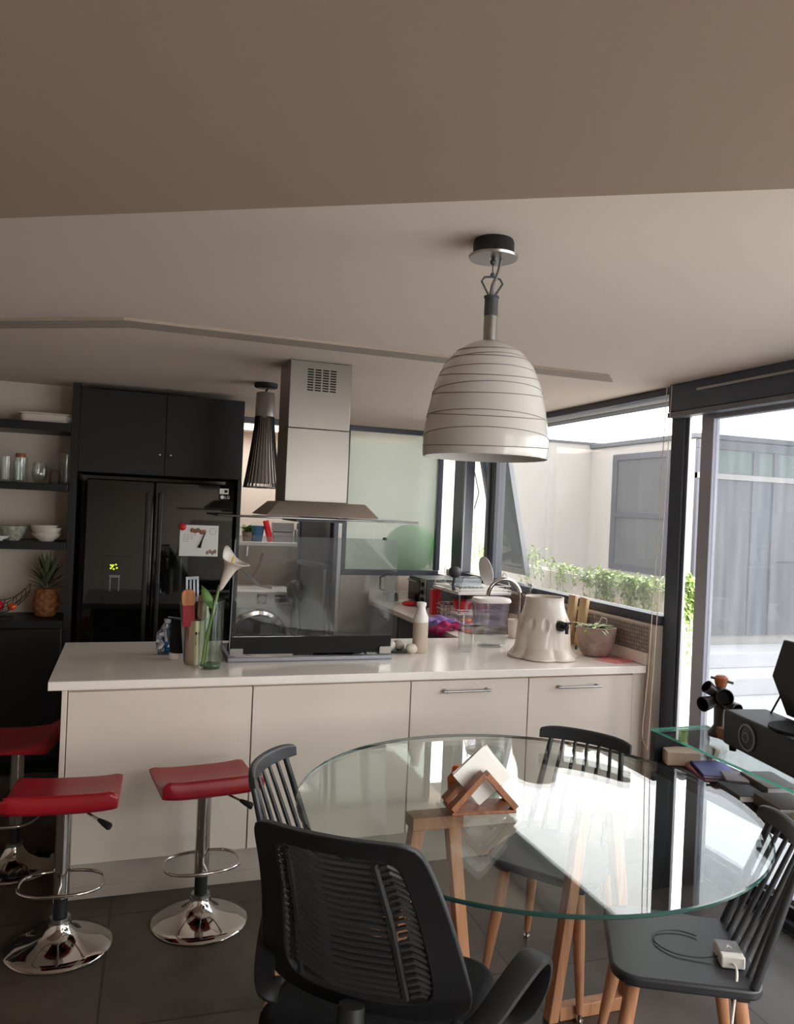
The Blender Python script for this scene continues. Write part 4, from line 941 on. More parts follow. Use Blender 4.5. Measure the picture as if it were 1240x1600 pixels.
mb = MB(); mb.lathe([(0.0, -0.03), (0.025, -0.026), (0.042, -0.01), (0.047, 0.008), (0.044, 0.008), (0.038, -0.008), (0, -0.024)], 24); mb.bm.transform(Matrix.Translation((0.015, 0, 0.05)) @ Matrix.Rotation(math.radians(-60), 4, 'X') @ Matrix.Rotation(math.radians(20), 4, 'Y')); mb.build('bowl', 'darkgrey', t)
MB().tube([(0.012, -0.01, 0.015), (0.0, -0.012, -0.04), (0.01, -0.01, -0.075)], [0.012, 0.010, 0.013], 10).build('handle', 'darkgrey', t)
o = MB().lathe([(0, 0), (0.05, 0), (0.075, 0.075), (0.072, 0.075), (0.048, 0.004), (0, 0.004)], 28).build('red_bowl', 'redp', loc=(2.30, 5.20, WT+0.0585)); tag(o, 'bright red bowl on the lower tier of the dish rack', 'bowl')
o = MB().lathe([(0, 0), (0.055, 0), (0.07, 0.06), (0.067, 0.06), (0.05, 0.004), (0, 0.004)], 28).build('dull_red_tub', 'pink', loc=(2.46, 5.20, WT+0.0585)); tag(o, 'dull pinkish red tub on the lower tier of the dish rack', 'tub')
o = MB().lathe([(0, 0), (0.06, 0), (0.09, 0.01), (0.088, 0.013), (0.06, 0.004), (0, 0.004)], 32).build('white_saucer', 'white', loc=(2.235, 4.945, WT)); tag(o, 'white saucer in front of the dish rack', 'saucer')
o = MB().ball((0, 0, 0.02), 0.045, (1.0, 0.8, 0.5), 16, 10).build('orange_scrubber', 'orange', loc=(2.225, 4.945, WT+0.0045)); tag(o, 'orange scrubber resting on the white saucer', 'scrubber')
t = thing('cutlery_caddy', (2.135, 5.14, WT), 'round wire cutlery caddy in front of the red carton', 'caddy')
q = MB()
for z in (0.004, 0.035, 0.065, 0.095, 0.125): q.tube([(0.045*math.cos(a*PI/12), 0.045*math.sin(a*PI/12), z) for a in range(24)], 0.0025, 5, closed=True)
for a in range(10): q.tube([(0.045*math.cos(a*PI/5), 0.045*math.sin(a*PI/5), 0.004), (0.045*math.cos(a*PI/5), 0.045*math.sin(a*PI/5), 0.125)], 0.002, 4)
q.build('wire_mesh', 'chrome', t); MB().tube([(0.045*math.cos(PI*k/14), 0, 0.125+0.10*math.sin(PI*k/14)) for k in range(15)], 0.003, 6).build('hoop', 'chrome', t)
o = MB().bb((-0.035, -0.035, 0), (0.035, 0.035, 0.185)).build('red_carton', 'redp', loc=(2.20, 5.47, WT), bevel=0.004); tag(o, 'upright red carton behind the wire cutlery caddy', 'carton')
# towels
t = None
M['purple'] = mat('purple_cloth', (146, 118, 186), 0.9, noise=0.3, nscale=25, bump=0.3, bscale=90)
M['magenta'] = mat('magenta_cloth', (196, 46, 116), 0.9, noise=0.2, nscale=25, bump=0.3, bscale=90)
def drape(cx, cy, w, L, hang, seed, m, nm, label, z0):
    rnd = random.Random(seed); ph = [rnd.uniform(0, 6) for _ in range(4)]
    def fn(u, v):
        s = u*(L+hang)-hang; y = cy+(v-0.5)*w*(1+0.12*math.sin(5*u+ph[0]))
        h = 0.012*(1+math.sin(9*v+ph[1]+3*u))+0.010*(1+math.sin(7*u*2+ph[2]))
        if s < 0: return (1.94-0.006-0.012*(1+math.sin(9*v+ph[1])), y, WT-0.004+s+z0)
        return (1.942+s, y, WT+0.004+z0+h*min(1, s/0.03))
    o = MB().grid(fn, 26, 22).build(nm, m, solid=0.004, smooth=80); tag(o, label, 'cloth')
drape(0, 4.74, 0.20, 0.14, 0.03, 2, 'magenta', 'magenta_cloth', 'magenta cloth hanging over the worktop edge under the purple one', 0.0)
drape(0, 4.93, 0.28, 0.21, 0.05, 5, 'purple', 'purple_cloth', 'crumpled purple cloth draped on the window worktop edge', 0.004)
# ================================================================== BAR STOOLS
def make_stool(loc, rz, sz, label):
    t = thing('bar_stool', loc, label, 'bar stool', 'red bar stools by the island', rz)
    MB().lathe([(0, 0), (0.186, 0), (0.19, 0.004), (0.187, 0.009), (0.15, 0.016), (0.10, 0.030), (0.062, 0.050), (0.042, 0.078), (0.038, 0.098), (0, 0.098)], 64).build('base', 'chrome', t, smooth=60)
    MB().lathe([(0, 0.0985), (0.036, 0.0985), (0.036, 0.112), (0, 0.112)], 32).build('collar', 'satin', t)
    MB().cyl((0, 0, 0.1125), (0, 0, 0.185), 0.025, seg=28).build('lower_column', 'blackplastic', t)
    MB().cyl((0, 0, 0.1855), (0, 0, sz-0.012), 0.0285, seg=32).build('column', 'chrome', t)
    ring = []
    for k in range(40):
        a = 2*PI*k/40; c, s = math.cos(a), math.sin(a)
        e = (abs(c)**2.6+abs(s)**2.6)**(-1/2.6)
        ring.append((0.150*e*c, 0.105*e*s, 0.235))
    MB().tube(ring, 0.0068, 10, closed=True).cyl((0, -0.105, 0.235), (0, -0.028, 0.235), 0.0065).cyl((0, 0.028, 0.235), (0, 0.105, 0.235), 0.0065).build('footrest', 'chrome', t)
    # wedge shaped cushion: thick low back towards the room, thin towards the island
    W = 0.39
    def cush(u, v):          # v round the section
        sec = [(-0.158, 0.0), (-0.170, 0.012), (-0.172, 0.058), (-0.164, 0.070), (-0.148, 0.068), (-0.10, 0.040), (0.0, 0.024), (0.10, 0.020), (0.165, 0.026), (0.172, 0.020), (0.165, 0.006), (0.10, 0.0)]
        return sec
    sec = cush(0, 0); mb = MB(); rows = []
    N = 16
    for i in range(N+1):
        u = -1+2*i/N; x = u*W/2; e = max(0, (abs(u)-0.86)/0.14)
        sh = 1-0.35*e*e
        rows.append([mb.bm.verts.new((x, y*(1-0.03*e), (z*sh+0.012*abs(u)**4))) for y, z in sec])
    for A, B in zip(rows, rows[1:]):
        for k in range(len(sec)): mb._f([A[k], A[(k+1) % len(sec)], B[(k+1) % len(sec)], B[k]])
    mb._f(rows[0][::-1]); mb._f(rows[-1])
    mb.bm.transform(Matrix.Translation((0, 0, sz)))
    st = mb.build('seat', 'red', t, 0.004, 3, smooth=50)
    MB().tube([(-W/2+0.012, -0.1655, sz+0.071), (W/2-0.012, -0.1655, sz+0.071)], 0.0022, 6).build('piping', 'red', st)
    MB().bb((-0.11, -0.11, sz-0.011), (0.11, 0.11, sz-0.0005)).build('mounting_plate', 'blackmatt', t, 0.003)
    lv = MB().cyl((0.04, -0.02, sz-0.018), (0.125, -0.075, sz-0.055), 0.0045, seg=8).build('lever', 'chrome', t)
    MB().tube([(0.125, -0.075, sz-0.055), (0.14, -0.085, sz-0.062), (0.165, -0.10, sz-0.074), (0.17, -0.103, sz-0.076)], [0.006, 0.010, 0.014, 0.011], 12).build('lever_grip', 'blackplastic', lv)
    return t
s0 = make_stool((-0.178, 3.166, 0), math.radians(-3), 0.55, 'red bar stool in front of the island corner, seat cut off by the picture edge')
dup(s0, (0.338, 3.225, 0), math.radians(7), 'red bar stool standing alone before the island beside the spindle chair')
dup(s0, (-0.425, 3.90, 0), math.radians(82), 'red bar stool at the short end of the island, mostly in shadow')

# ================================================================== SPINDLE CHAIRS
def make_chair(loc, rz, label):
    t = thing('spindle_chair', loc, label, 'chair', 'black spindle chairs round the glass table', rz)
    top = []
    for x, y, r in ((0.205, 0.20, 0.075), (-0.205, 0.20, 0.075), (-0.192, -0.195, 0.05), (0.192, -0.195, 0.05)):
        sx, sy = (1 if x > 0 else -1), (1 if y > 0 else -1)
        a0 = {(1, 1): 0, (-1, 1): 90, (-1, -1): 180, (1, -1): 270}[(sx, sy)]
        for k in range(8):
            a = math.radians(a0+90*k/7); top.append((x-sx*r+r*math.cos(a), y-sy*r+r*math.sin(a)))
    MB().prism(top, 0.425, 0.455).build('seat', 'chairblack', t, 0.008, 3)
    for sx, sy in ((1, 1), (-1, 1), (1, -1), (-1, -1)):
        tx, ty = sx*0.135, sy*0.135; fx, fy = sx*0.178, sy*0.195
        L = MB().tube([(tx, ty, 0.4245), (tx+(fx-tx)*0.45, ty+(fy-ty)*0.45, 0.24), (fx, fy, 0.028)], [0.021, 0.020, 0.012], 16).build('leg', 'beech', t)
        MB().cyl((fx, fy, 0.0), (fx, fy, 0.008), 0.013, seg=14).cyl((fx, fy, 0.008), (fx, fy, 0.028), 0.007, seg=10).build('glide', 'chrome', L)
        MB().box((tx*1.02, ty*1.02, 0.414), (0.05, 0.05, 0.02)).build('leg_bracket', 'chairblack', t, 0.004)
    def crest(x, z): return -0.258-0.045*(1-(x/0.185)**2)-0.13*(z-0.79)
    def back_pt(xb, u):
        xt = xb*0.80; x = xb+(xt-xb)*u; z = 0.4555+u*0.335
        return V((x, -0.165+(crest(xt, 0.79)+0.165)*u, z))
    for xb in (-0.178, 0.178):
        MB().tube([back_pt(xb, 0), back_pt(xb, 0.5), back_pt(xb, 1)], [0.0125, 0.012, 0.010], 12).build('post', 'chairblack', t)
    for k in range(5):
        xb = -0.12+0.06*k
        MB().tube([back_pt(xb, 0), back_pt(xb, 0.5), back_pt(xb, 1)], [0.0075, 0.008, 0.0065], 10).build('spindle', 'chairblack', t)
    mb = MB(); rows = []
    for i in range(21):
        x = -0.185+0.37*i/20
        e = 1-0.25*abs(i/10-1)**6
        rows.append([mb.bm.verts.new((x, crest(x, z)+dy, z)) for z, dy in ((0.786, -0.011), (0.786, 0.011), (0.830*e+0.786*(1-e), 0.012), (0.838*e+0.786*(1-e), 0.0), (0.830*e+0.786*(1-e), -0.012))])
    for A, B in zip(rows, rows[1:]):
        for k in range(5): mb._f([A[k], A[(k+1) % 5], B[(k+1) % 5], B[k]])
    mb._f(rows[0][::-1]); mb._f(rows[-1])
    mb.build('crest_rail', 'chairblack', t, 0.004, 2)
    return t
c0 = make_chair((0.722, 2.492, 0), math.radians(-122), 'black spindle chair between the mesh office chair and the red bar stools')
dup(c0, (1.535, 2.525, 0), math.radians(128.5), 'black spindle chair behind the glass table, facing away from the island drawers')
dup(c0, (1.563, 1.885, 0), math.radians(60.6), 'black spindle chair with a small adapter block lying on its seat')

# ================================================================== GLASS TABLE
t = thing('dining_table', (1.27, 2.30, 0), 'round clear glass dining table on pale wooden trestles', 'table')
R = 0.745
mb = MB(); N = 128
for z, r in ((0.740, R-0.003), (0.752, R-0.003)):
    pass
ringA = [mb.bm.verts.new(((R-0.003)*math.cos(2*PI*k/N), (R-0.003)*math.sin(2*PI*k/N), 0.740)) for k in range(N)]
ringB = [mb.bm.verts.new((R*math.cos(2*PI*k/N), R*math.sin(2*PI*k/N), 0.743)) for k in range(N)]
ringC = [mb.bm.verts.new((R*math.cos(2*PI*k/N), R*math.sin(2*PI*k/N), 0.749)) for k in range(N)]
ringD = [mb.bm.verts.new(((R-0.003)*math.cos(2*PI*k/N), (R-0.003)*math.sin(2*PI*k/N), 0.752)) for k in range(N)]
mb._f(ringA[::-1]); mb._f(ringD); mb.mi = 1
for A, B in ((ringA, ringB), (ringB, ringC), (ringC, ringD)):
    for k in range(N): mb._f([A[k], A[(k+1) % N], B[(k+1) % N], B[k]])
mb.build('table_top', ['tableglass', 'edgeglass'], t, smooth=30)
for tx in (-0.315, 0.285):
    tr = MB().box((tx, 0.0, 0.712), (0.17, 0.07, 0.04)).build('trestle_beam', 'beech', t, 0.003)
    for s in (-1, 1):
        MB().hexa([(tx+s*0.15-0.018, -0.022, 0.0), (tx+s*0.15+0.018, -0.022, 0), (tx+s*0.15+0.018, 0.022, 0), (tx+s*0.15-0.018, 0.022, 0), (tx+s*0.06-0.02, -0.022, 0.6915), (tx+s*0.06+0.02, -0.022, 0.6915), (tx+s*0.06+0.02, 0.022, 0.6915), (tx+s*0.06-0.02, 0.022, 0.6915)]).build('leg', 'beech', t, 0.003)
    MB().bb((tx-0.126, -0.02, 0.001), (tx+0.126, 0.02, 0.046)).build('floor_rail', 'beech', t, 0.003)
    for s in (-1, 1):
        MB().lathe([(0, 0.7325), (0.02, 0.7325), (0.02, 0.7395), (0, 0.7395)], 20, (tx+s*0.065, 0, 0)).build('glass_pad', 'jar', t)
MB().box((-0.215, 0.02, 0.7345), (0.08, 0.05, 0.0035)).build('bracket', 'satin', t, 0.001)
TZ = 0.7525
t = thing('napkin_holder', (1.085, 2.245, TZ), 'brown wooden napkin holder shaped like a roof', 'napkin holder', None, math.radians(-6))
for yy, nm in ((-0.03, 'slat'), (0.045, 'slat')):
    for s in (-1, 1):
        L = 0.148
        mb = MB(); mb.box((0, 0, 0), (L, 0.034, 0.02), (0, s*math.radians(47), 0)); mb.bm.transform(Matrix.Translation((s*0.0535, yy, 0.069)))
        mb.build(nm, 'walnut', t, 0.002)
MB().bb((-0.105, -0.045, 0.0), (0.105, 0.06, 0.010)).build('base_board', 'walnut', t, 0.002)
mb = MB()
for k in range(6):
    mb.box((0.008*(k % 2), 0.008+k*0.0028, 0.0), (0.132, 0.002, 0.132), (0, math.radians(47+2*(k % 3)), 0))
mb.bm.transform(Matrix.Translation((0.0, -0.006, 0.106)))
o = mb.build('paper_napkins', 'paper', loc=(1.085, 2.245, TZ), rotz=math.radians(-6), smooth=0); tag(o, 'stack of white paper napkins standing in the wooden holder', 'napkins', kind='stuff')
t = thing('honey_jar', (1.075, 2.405, TZ), 'small amber jar with an orange lid behind the napkin holder', 'jar')
M['amber'] = mat('amber_glass', (206, 106, 44), 0.12, 0, 0.6, Transmission_Weight=0.3)
MB().lathe([(0, 0), (0.025, 0), (0.033, 0.012), (0.035, 0.045), (0.022, 0.062), (0, 0.062)], 28).build('jar_body', 'amber', t); MB().lathe([(0, 0.0625), (0.022, 0.0625), (0.02, 0.08), (0.012, 0.088), (0, 0.088)], 24).build('lid', 'orange', t)
tumbler(1.170, 2.345, TZ, 0.036, 0.155, 'tall clear glass on the table behind the napkins', None)

# ================================================================== OFFICE CHAIR
t = thing('office_chair', (0.632, 1.822, 0), 'black mesh backed office chair with loop arms at the glass table', 'office chair', None, math.radians(-36.9))
def bk(x, z, off=0.0):
    u = (z-0.66)/0.37
    return V((x, -0.195-0.185*u+0.02*math.sin(PI*max(0, u))+0.9*x*x-off, z))
def hw(z):
    return 0.252-0.068*(z-0.66)/0.37
def rim(k, n, sc, zc=0.785, hh=0.245):
    a = 2*PI*k/n; c, s = math.cos(a), math.sin(a); p = 12 if s > 0 else 6.0; e = (abs(c)**p+abs(s)**p)**(-1/p)
    z = zc+hh*sc[1]*e*s; return (hw(z)*sc[0]*e*c, z)
n = 96
mb = MB(); loops = []
for off, sc in ((0.016, (1, 1)), (0.016, (0.70, 0.80)), (-0.006, (0.70, 0.80)), (-0.010, (0.98, 0.985))):
    loops.append([mb.bm.verts.new(bk(*rim(k, n, sc), off)) for k in range(n)])
for i in range(4):
    A, B = loops[i], loops[(i+1) % 4]
    for k in range(n): mb._f([A[k], A[(k+1) % n], B[(k+1) % n], B[k]])
mb.build('back_frame', 'blackplastic', t, 0.004, 2, smooth=50)
def netf(u, v):
    z = 0.785+0.197*(2*v-1); x = hw(z)*0.705*(2*u-1); return bk(x, z, -0.001)
MB().grid(netf, 20, 20).build('mesh_panel', 'net', t)
def rib(z0, xa, xb, dz0, dz1):
    return [bk(xa+(xb-xa)*i/8, z0+dz0+(dz1-dz0)*i/8, 0.006) for i in range(9)]
q = MB()
for k in range(20):
    z = 0.605+k*0.0185
    w = hw(z)*0.70
    q.tube([bk(-w*0.80, z+0.045, 0.006), bk(-w*0.36, z+0.004, 0.006), bk(-w*0.30, z, 0.006), bk(0.0, z+0.001, 0.006), bk(w*0.55, z+0.004, 0.006)], 0.0062, 6)
    q.tube([bk(w*0.68, z+0.004, 0.006), bk(w*0.80, z+0.012, 0.006), bk(w*0.98, z-0.002, 0.006)], 0.0052, 6)
    q.tube([bk(-w*0.98, z+0.04, 0.006), bk(-w*0.90, z+0.03, 0.006), bk(-w*0.82, z+0.052, 0.006)], 0.0052, 6)
for f0 in (0.615, -0.80): q.tube([bk(hw(0.60)*0.7*f0, 0.60, 0.006), bk(hw(0.8)*0.7*f0, 0.80, 0.006), bk(hw(0.97)*0.7*f0, 0.97, 0.006)], 0.008, 6)
M['rib'] = mat('rib_plastic', (46, 46, 48), 0.35)
q.build('ribs', 'rib', t)
mb = MB(); mb.prism(rpoly(0.50, 0.48, 0.09, 6, 0, 0.02), 0.43, 0.492); mb.build('seat', 'softblack', t, 0.022, 4)
MB().bb((-0.16, -0.14, 0.395), (0.16, 0.16, 0.4295)).build('seat_mechanism', 'blackplastic', t, 0.01)
MB().tube([(0, -0.13, 0.41), (0, -0.235, 0.42), (0, -0.215, 0.50), (0, -0.20, 0.585)], [0.035, 0.035, 0.035, 0.03], 12).build('back_bracket', 'blackplastic', t)
def arm(s, nar=1.0):
    path = [(0.256, 0.06, 0.47), (0.30, 0.07, 0.472), (0.345, 0.075, 0.50), (0.372, 0.075, 0.56), (0.378, 0.06, 0.62), (0.372, 0.025, 0.655), (0.358, -0.03, 0.662), (0.33, -0.10, 0.640), (0.296, -0.17, 0.605), (0.262, -0.21, 0.585), (0.225, -0.205, 0.58)]
    pts = []
    P = [V(p) for p in path]
    for i in range(len(P)-1):
        p0, p1, p2, p3 = P[max(i-1, 0)], P[i], P[i+1], P[min(i+2, len(P)-1)]
        for k in range(4):
            u = k/4; pts.append(0.5*((2*p1)+(p2-p0)*u+(2*p0-5*p1+4*p2-p3)*u*u+(3*p1-p0-3*p2+p3)*u**3))
    pts.append(P[-1]); mb = MB(); rows = []
    for i, p in enumerate(pts):
        d = (pts[min(i+1, len(pts)-1)]-pts[max(i-1, 0)]).normalized()
        side = V((0.93, -0.36, 0.0)); side = (side-d*side.dot(d)).normalized(); nn = d.cross(side)
        w = 0.026+0.006*max(0, p.z-0.55)/0.1; h = 0.011
        row = []
        for k in range(12):
            a = 2*PI*k/12; cc, ss = math.cos(a), math.sin(a); e = (abs(cc)**4+abs(ss)**4)**-0.25
            v = p+side*w*e*cc+nn*h*e*ss; row.append(mb.bm.verts.new((v.x*s*nar, v.y, v.z)))
        rows.append(row)
    for A, B in zip(rows, rows[1:]):
        for k in range(12): mb._f([A[k], A[(k+1) % 12], B[(k+1) % 12], B[k]])
    mb._f(rows[0][::-1]); mb._f(rows[-1]); mb.build('armrest', 'blackplastic', t, smooth=60)
arm(1); arm(-1, 0.78)
MB().cyl((0, 0, 0.12), (0, 0, 0.394), 0.027, 0.022, 20).build('gas_column', 'blackplastic', t)
for k in range(5):
    a = 2*PI*k/5+0.3
    L = MB().tube([(0.02*math.cos(a), 0.02*math.sin(a), 0.10), (0.28*math.cos(a), 0.28*math.sin(a), 0.075)], [0.03, 0.018], 10).build('base_leg', 'blackplastic', t)
    cx, cy = 0.28*math.cos(a), 0.28*math.sin(a)
    MB().cyl((cx-0.02*math.sin(a), cy+0.02*math.cos(a), 0.027), (cx+0.02*math.sin(a), cy-0.02*math.cos(a), 0.027), 0.027, seg=18).build('caster', 'blackplastic', L)

# adapter on the chair seat
t = thing('power_adapter', (1.648, 1.775, 0.4565), 'small white adapter block with a grey face on the chair seat', 'adapter', None, math.radians(64))
MB().bb((-0.045, -0.032, 0), (0.045, 0.032, 0.034)).build('block', 'white', t, 0.005, 3)
MB().bb((-0.02, -0.030, 0.0345), (0.04, 0.030, 0.0365)).build('face_label', 'midgrey', t, 0.001)
text_mesh('face_letter', 'A', 0.024, 'white', t, Matrix.Translation((0.005, 0, 0.0368)) @ Matrix.Rotation(math.radians(-90), 4, 'Z'))
MB().tube(sm([(-0.01, 0.033, 0.014), (-0.012, 0.085, 0.005), (0.0, 0.15, 0.004), (0.05, 0.19, 0.004), (0.11, 0.175, 0.004), (0.13, 0.11, 0.004), (0.11, 0.06, 0.004)]), 0.0022, 6).build('thin_cable', 'darkgrey', t)
MB().tube(sm([(-0.046, 0.0, 0.015), (-0.075, 0.0, 0.012), (-0.105, 0.01, -0.02), (-0.115, 0.02, -0.16), (-0.11, 0.0, -0.32), (-0.06, -0.03, -0.45), (0.05, -0.1, -0.452)]), 0.0036, 8).build('white_cable', 'white', t)

# ================================================================== GLASS CONSOLE
t = thing('console_table', (2.47, 2.29, 0), 'black console with a green edged glass top and a shelf of books', 'console')
CX0, CX1, CY0, CY1 = -0.16, 0.15, -0.85, 0.74
mb = MB(); mb.bb((CX0, CY0, 0.722), (CX1, CY1, 0.732))
for f in mb.bm.faces:
    if abs(f.normal.z) < 0.5: f.material_index = 1
mb.bm.normal_update()
for f in mb.bm.faces: f.material_index = 0 if abs(f.normal.z) > 0.5 else 1
mb.build('glass_top', ['tableglass', 'edgegreen'], t, smooth=0)
for y0, y1 in ((CY1-0.03, CY1), (CY0, CY0+0.03)):
    MB().bb((CX0, y0, 0.0), (CX1, y1, 0.7215)).build('end_panel', 'blackplastic', t, 0.002)
MB().bb((CX0, CY0+0.0305, 0.560), (CX1, CY1-0.0305, 0.590)).build('shelf', 'blackplastic', t, 0.002)
MB().bb((CX0+0.01, CY0+0.0305, 0.535), (CX0+0.03, CY1-0.0305, 0.5595)).build('front_rail', 'blackplastic', t, 0.002)
MB().bb((CX1-0.03, CY0+0.0305, 0.10), (CX1-0.01, CY1-0.0305, 0.15)).build('back_rail', 'blackplastic', t, 0.002)
BZ = 0.5905
def book(x, y, rz, w, d, h, cover, label, z=BZ, pages=True, name='book', spiral=False):
    t = thing(name, (x, y, z), label, 'book' if name != 'box' else 'box', 'books on the console shelf' if name == 'book' else None, math.radians(rz))
    mm = 'cov_%s' % '_'.join(map(str, cover))
    if mm not in M: M[mm] = mat('cover_'+mm, cover, 0.5, noise=0.06, nscale=10)
    if pages:
        c = MB().bb((-w/2, -d/2, 0), (w/2, d/2, 0.003)).bb((-w/2, -d/2, h-0.003), (w/2, d/2, h)).bb((-w/2, d/2-0.003, 0.003), (w/2, d/2, h-0.003)).build('cover', mm, t, 0.001)
        MB().bb((-w/2+0.004, -d/2+0.003, 0.0032), (w/2-0.004, d/2-0.0035, h-0.0032)).build('pages', 'paper', t, smooth=0)
    else:
        MB().bb((-w/2, -d/2, 0), (w/2, d/2, h)).build('body', mm, t, 0.003)
    if spiral:
        q = MB()
        for k in range(18): q.tube([(-w/2+0.012+k*(w-0.024)/17, d/2+0.004*math.cos(a*PI/4), h/2+0.009*math.sin(a*PI/4)) for a in range(8)], 0.0012, 4, closed=True)
        q.build('spiral_binding', 'blackplastic', t)
    return t
book(2.420, 2.955, 70, 0.10, 0.15, 0.06, (222, 196, 172), 'cream card box at the far end of the console shelf', pages=False, name='box')
MB().bb((-0.03, -0.03, 0), (0.02, 0.03, 0.001)).build('print', 'walnut', bpy.data.objects['box'], loc=(0, 0, 0.0603), smooth=0)
book(2.455, 2.80, 74, 0.22, 0.15, 0.012, (198, 120, 128), 'thin pink notebook under the violet blue notebook')
book(2.462, 2.785, 66, 0.21, 0.15, 0.014, (98, 98, 168), 'violet blue spiral notebook on the console shelf', BZ+0.0125, spiral=True)
book(2.46, 2.66, 60, 0.13, 0.09, 0.008, (164, 152, 160), 'pale grey booklet lying over the violet blue notebook', BZ+0.0270)
book(2.555, 2.57, 78, 0.20, 0.14, 0.045, (120, 112, 104), 'thick grey brown paperback deeper on the console shelf')
book(2.392, 2.545, 78, 0.17, 0.12, 0.028, (60, 58, 60), 'black wallet like notebook at the front of the console shelf')
book(2.575, 2.36, 82, 0.15, 0.12, 0.03, (196, 180, 164), 'pale paperback lying behind the brown hardback')
book(2.42, 2.355, 78, 0.17, 0.15, 0.045, (92, 74, 62), 'brown hardback with a worn cover on the console shelf')
book(2.385, 2.185, 82, 0.13, 0.09, 0.045, (206, 200, 184), 'pale green white box at the near end of the console shelf', pages=False, name='box')
o = MB().lathe([(0, 0), (0.04, 0), (0.055, 0.03), (0.06, 0.075), (0.057, 0.075), (0.05, 0.03), (0.037, 0.004), (0, 0.004)], 30).build('glass_bowl', 'jar', loc=(2.55, 2.90, BZ)); tag(o, 'small glass bowl of folded paper at the back of the console shelf', 'bowl')
o = MB().box((0, 0, 0.05), (0.06, 0.04, 0.055), (0.3, 0.2, 0.5)).build('folded_paper', 'cream', loc=(2.55, 2.90, BZ+0.004), bevel=0.004); tag(o, 'wad of cream paper inside the small glass bowl', 'paper')
o = MB().bb((-0.05, -0.04, 0), (0.05, 0.04, 0.05)).build('brown_box', 'walnut', loc=(2.575, 3.0-0.03, 0.7325-0.0) if False else (2.56, 2.80, 0.7325), bevel=0.003); tag(o, 'small brown box on the glass beside the record player', 'box')
# record player
t = thing('record_player', (2.462, 2.37, 0.7325), 'black suitcase record player with a round speaker and its lid open', 'record player', None, math.radians(-9))
MB().bb((-0.082, -0.40, 0.02), (0.12, 0.335, 0.165)).build('case', 'blackplastic', t, 0.012, 4)
for x in (-0.06, 0.1):
    for y in (-0.36, 0.29): MB().cyl((x, y, 0), (x, y, 0.0195), 0.014, 0.016, 16).build('foot', 'blackmatt', t)
sx = -0.083; sy = 0.16; szz = 0.092
def lat_x(prof, c, rev=1):
    m = MB(); m.lathe(prof, 40); m.bm.transform(Matrix.Translation(c) @ Matrix.Rotation(-PI/2, 4, 'Y')); return m
sp = lat_x([(0.046, 0), (0.054, 0), (0.054, 0.006), (0.046, 0.006), (0.046, 0)], (sx, sy, szz)).build('speaker_ring', 'alulight', t)
lat_x([(0, 0.001), (0.0455, 0.001), (0.03, 0.003), (0.012, 0.008), (0, 0.010)], (sx, sy, szz)).build('speaker_cone', 'darkgrey', sp)
lat_x([(0.016, 0.006), (0.020, 0.006), (0.020, 0.011), (0.016, 0.011), (0.016, 0.006)], (sx, sy, szz)).build('speaker_hub', 'midgrey', sp)
mb = MB(); mb.lathe([(0, 0), (0.105, 0), (0.105, 0.010), (0, 0.010)], 48, (0.02, 0.0, 0.1655)); mb.build('platter', 'blackmatt', t)
# open lid, hinged along the window side of the case
mb = MB()
prof = [(0.115, 0.18), (0.05, 0.19), (0.085, 0.335), (0.105, 0.475), (0.125, 0.475), (0.125, 0.19)]
a = [mb.bm.verts.new((x, 0.215-0.0*z, z)) for x, z in prof]
pts_far = [(0.120, 0.205, 0.17), (0.095, 0.275, 0.32), (0.135, 0.265, 0.475), (0.150, 0.255, 0.475), (0.140, 0.265, 0.32), (0.140, 0.205, 0.17)]
pts_near = [(x, -0.39, z) for x, _, z in pts_far]
mb.bm.clear()
A = [mb.bm.verts.new(p) for p in pts_far]; B = [mb.bm.verts.new(p) for p in pts_near]
mb._f(A[::-1]); mb._f(B)
for k in range(6): mb._f([A[k], A[(k+1) % 6], B[(k+1) % 6], B[k]])
mb.build('lid', 'blackplastic', t, 0.006, 3)
MB().tube([(0.085, 0.255, 0.166), (0.118, 0.215, 0.285)], 0.004, 8).build('lid_stay', 'blackmatt', t)
# ornament of tubes
t = thing('tube_ornament', (2.545, 2.86, 0.7325), 'ornament of dark tubes round a rust coloured cap', 'ornament', None, math.radians(-36))
M['gun'] = mat('dark_tube_metal', (84, 80, 76), 0.35, 0.5)
MB().lathe([(0, 0), (0.045, 0), (0.048, 0.012), (0.024, 0.05), (0.026, 0.15), (0.03, 0.19), (0.02, 0.222), (0, 0.222)], 24).build('stem', 'gun', t)
for (x, z, r, px, pz, yy) in ((0.012, 0.190, 0.038, 0.0, 0.0, -0.075), (-0.078, 0.150, 0.034, -0.02, -0.01, -0.07), (0.062, 0.138, 0.032, 0.02, -0.01, -0.07), (-0.062, 0.222, 0.030, -0.04, 0.01, -0.03)):
    a0, a1 = V((x*0.15, 0.0, 0.165+(z-0.165)*0.3)), V((x, yy, z))
    dd = (a1-a0).normalized()
    MB().tube([a0, a0.lerp(a1, 0.5), a1], [r*0.6, r*0.8, r], 24, cap=False).tube([a1, a1+dd*0.003], [r, r*0.9], 24, cap=False).build('tube', 'gun', t)
    MB().tube([a1+dd*0.0028, a1-dd*0.03], [r*0.895, r*0.72], 24, cap=False).tube([a1-dd*0.03, a1-dd*0.031], [r*0.72, r*0.72], 24).build('tube_bore', 'blackmatt', t)
M['rust'] = mat('rust_orange', (170, 96, 58), 0.6, noise=0.2, nscale=30)
MB().lathe([(0, 0.2225), (0.022, 0.2225), (0.028, 0.245), (0.03, 0.262), (0.018, 0.272), (0, 0.272)], 20, (0.0, 0.0, 0)).build('cap', 'rust', t)
MB().tube([(-0.045, -0.01, 0.262), (0.0, -0.01, 0.255), (0.05, -0.01, 0.244)], 0.006, 8).build('cross_pin', 'gun', t)

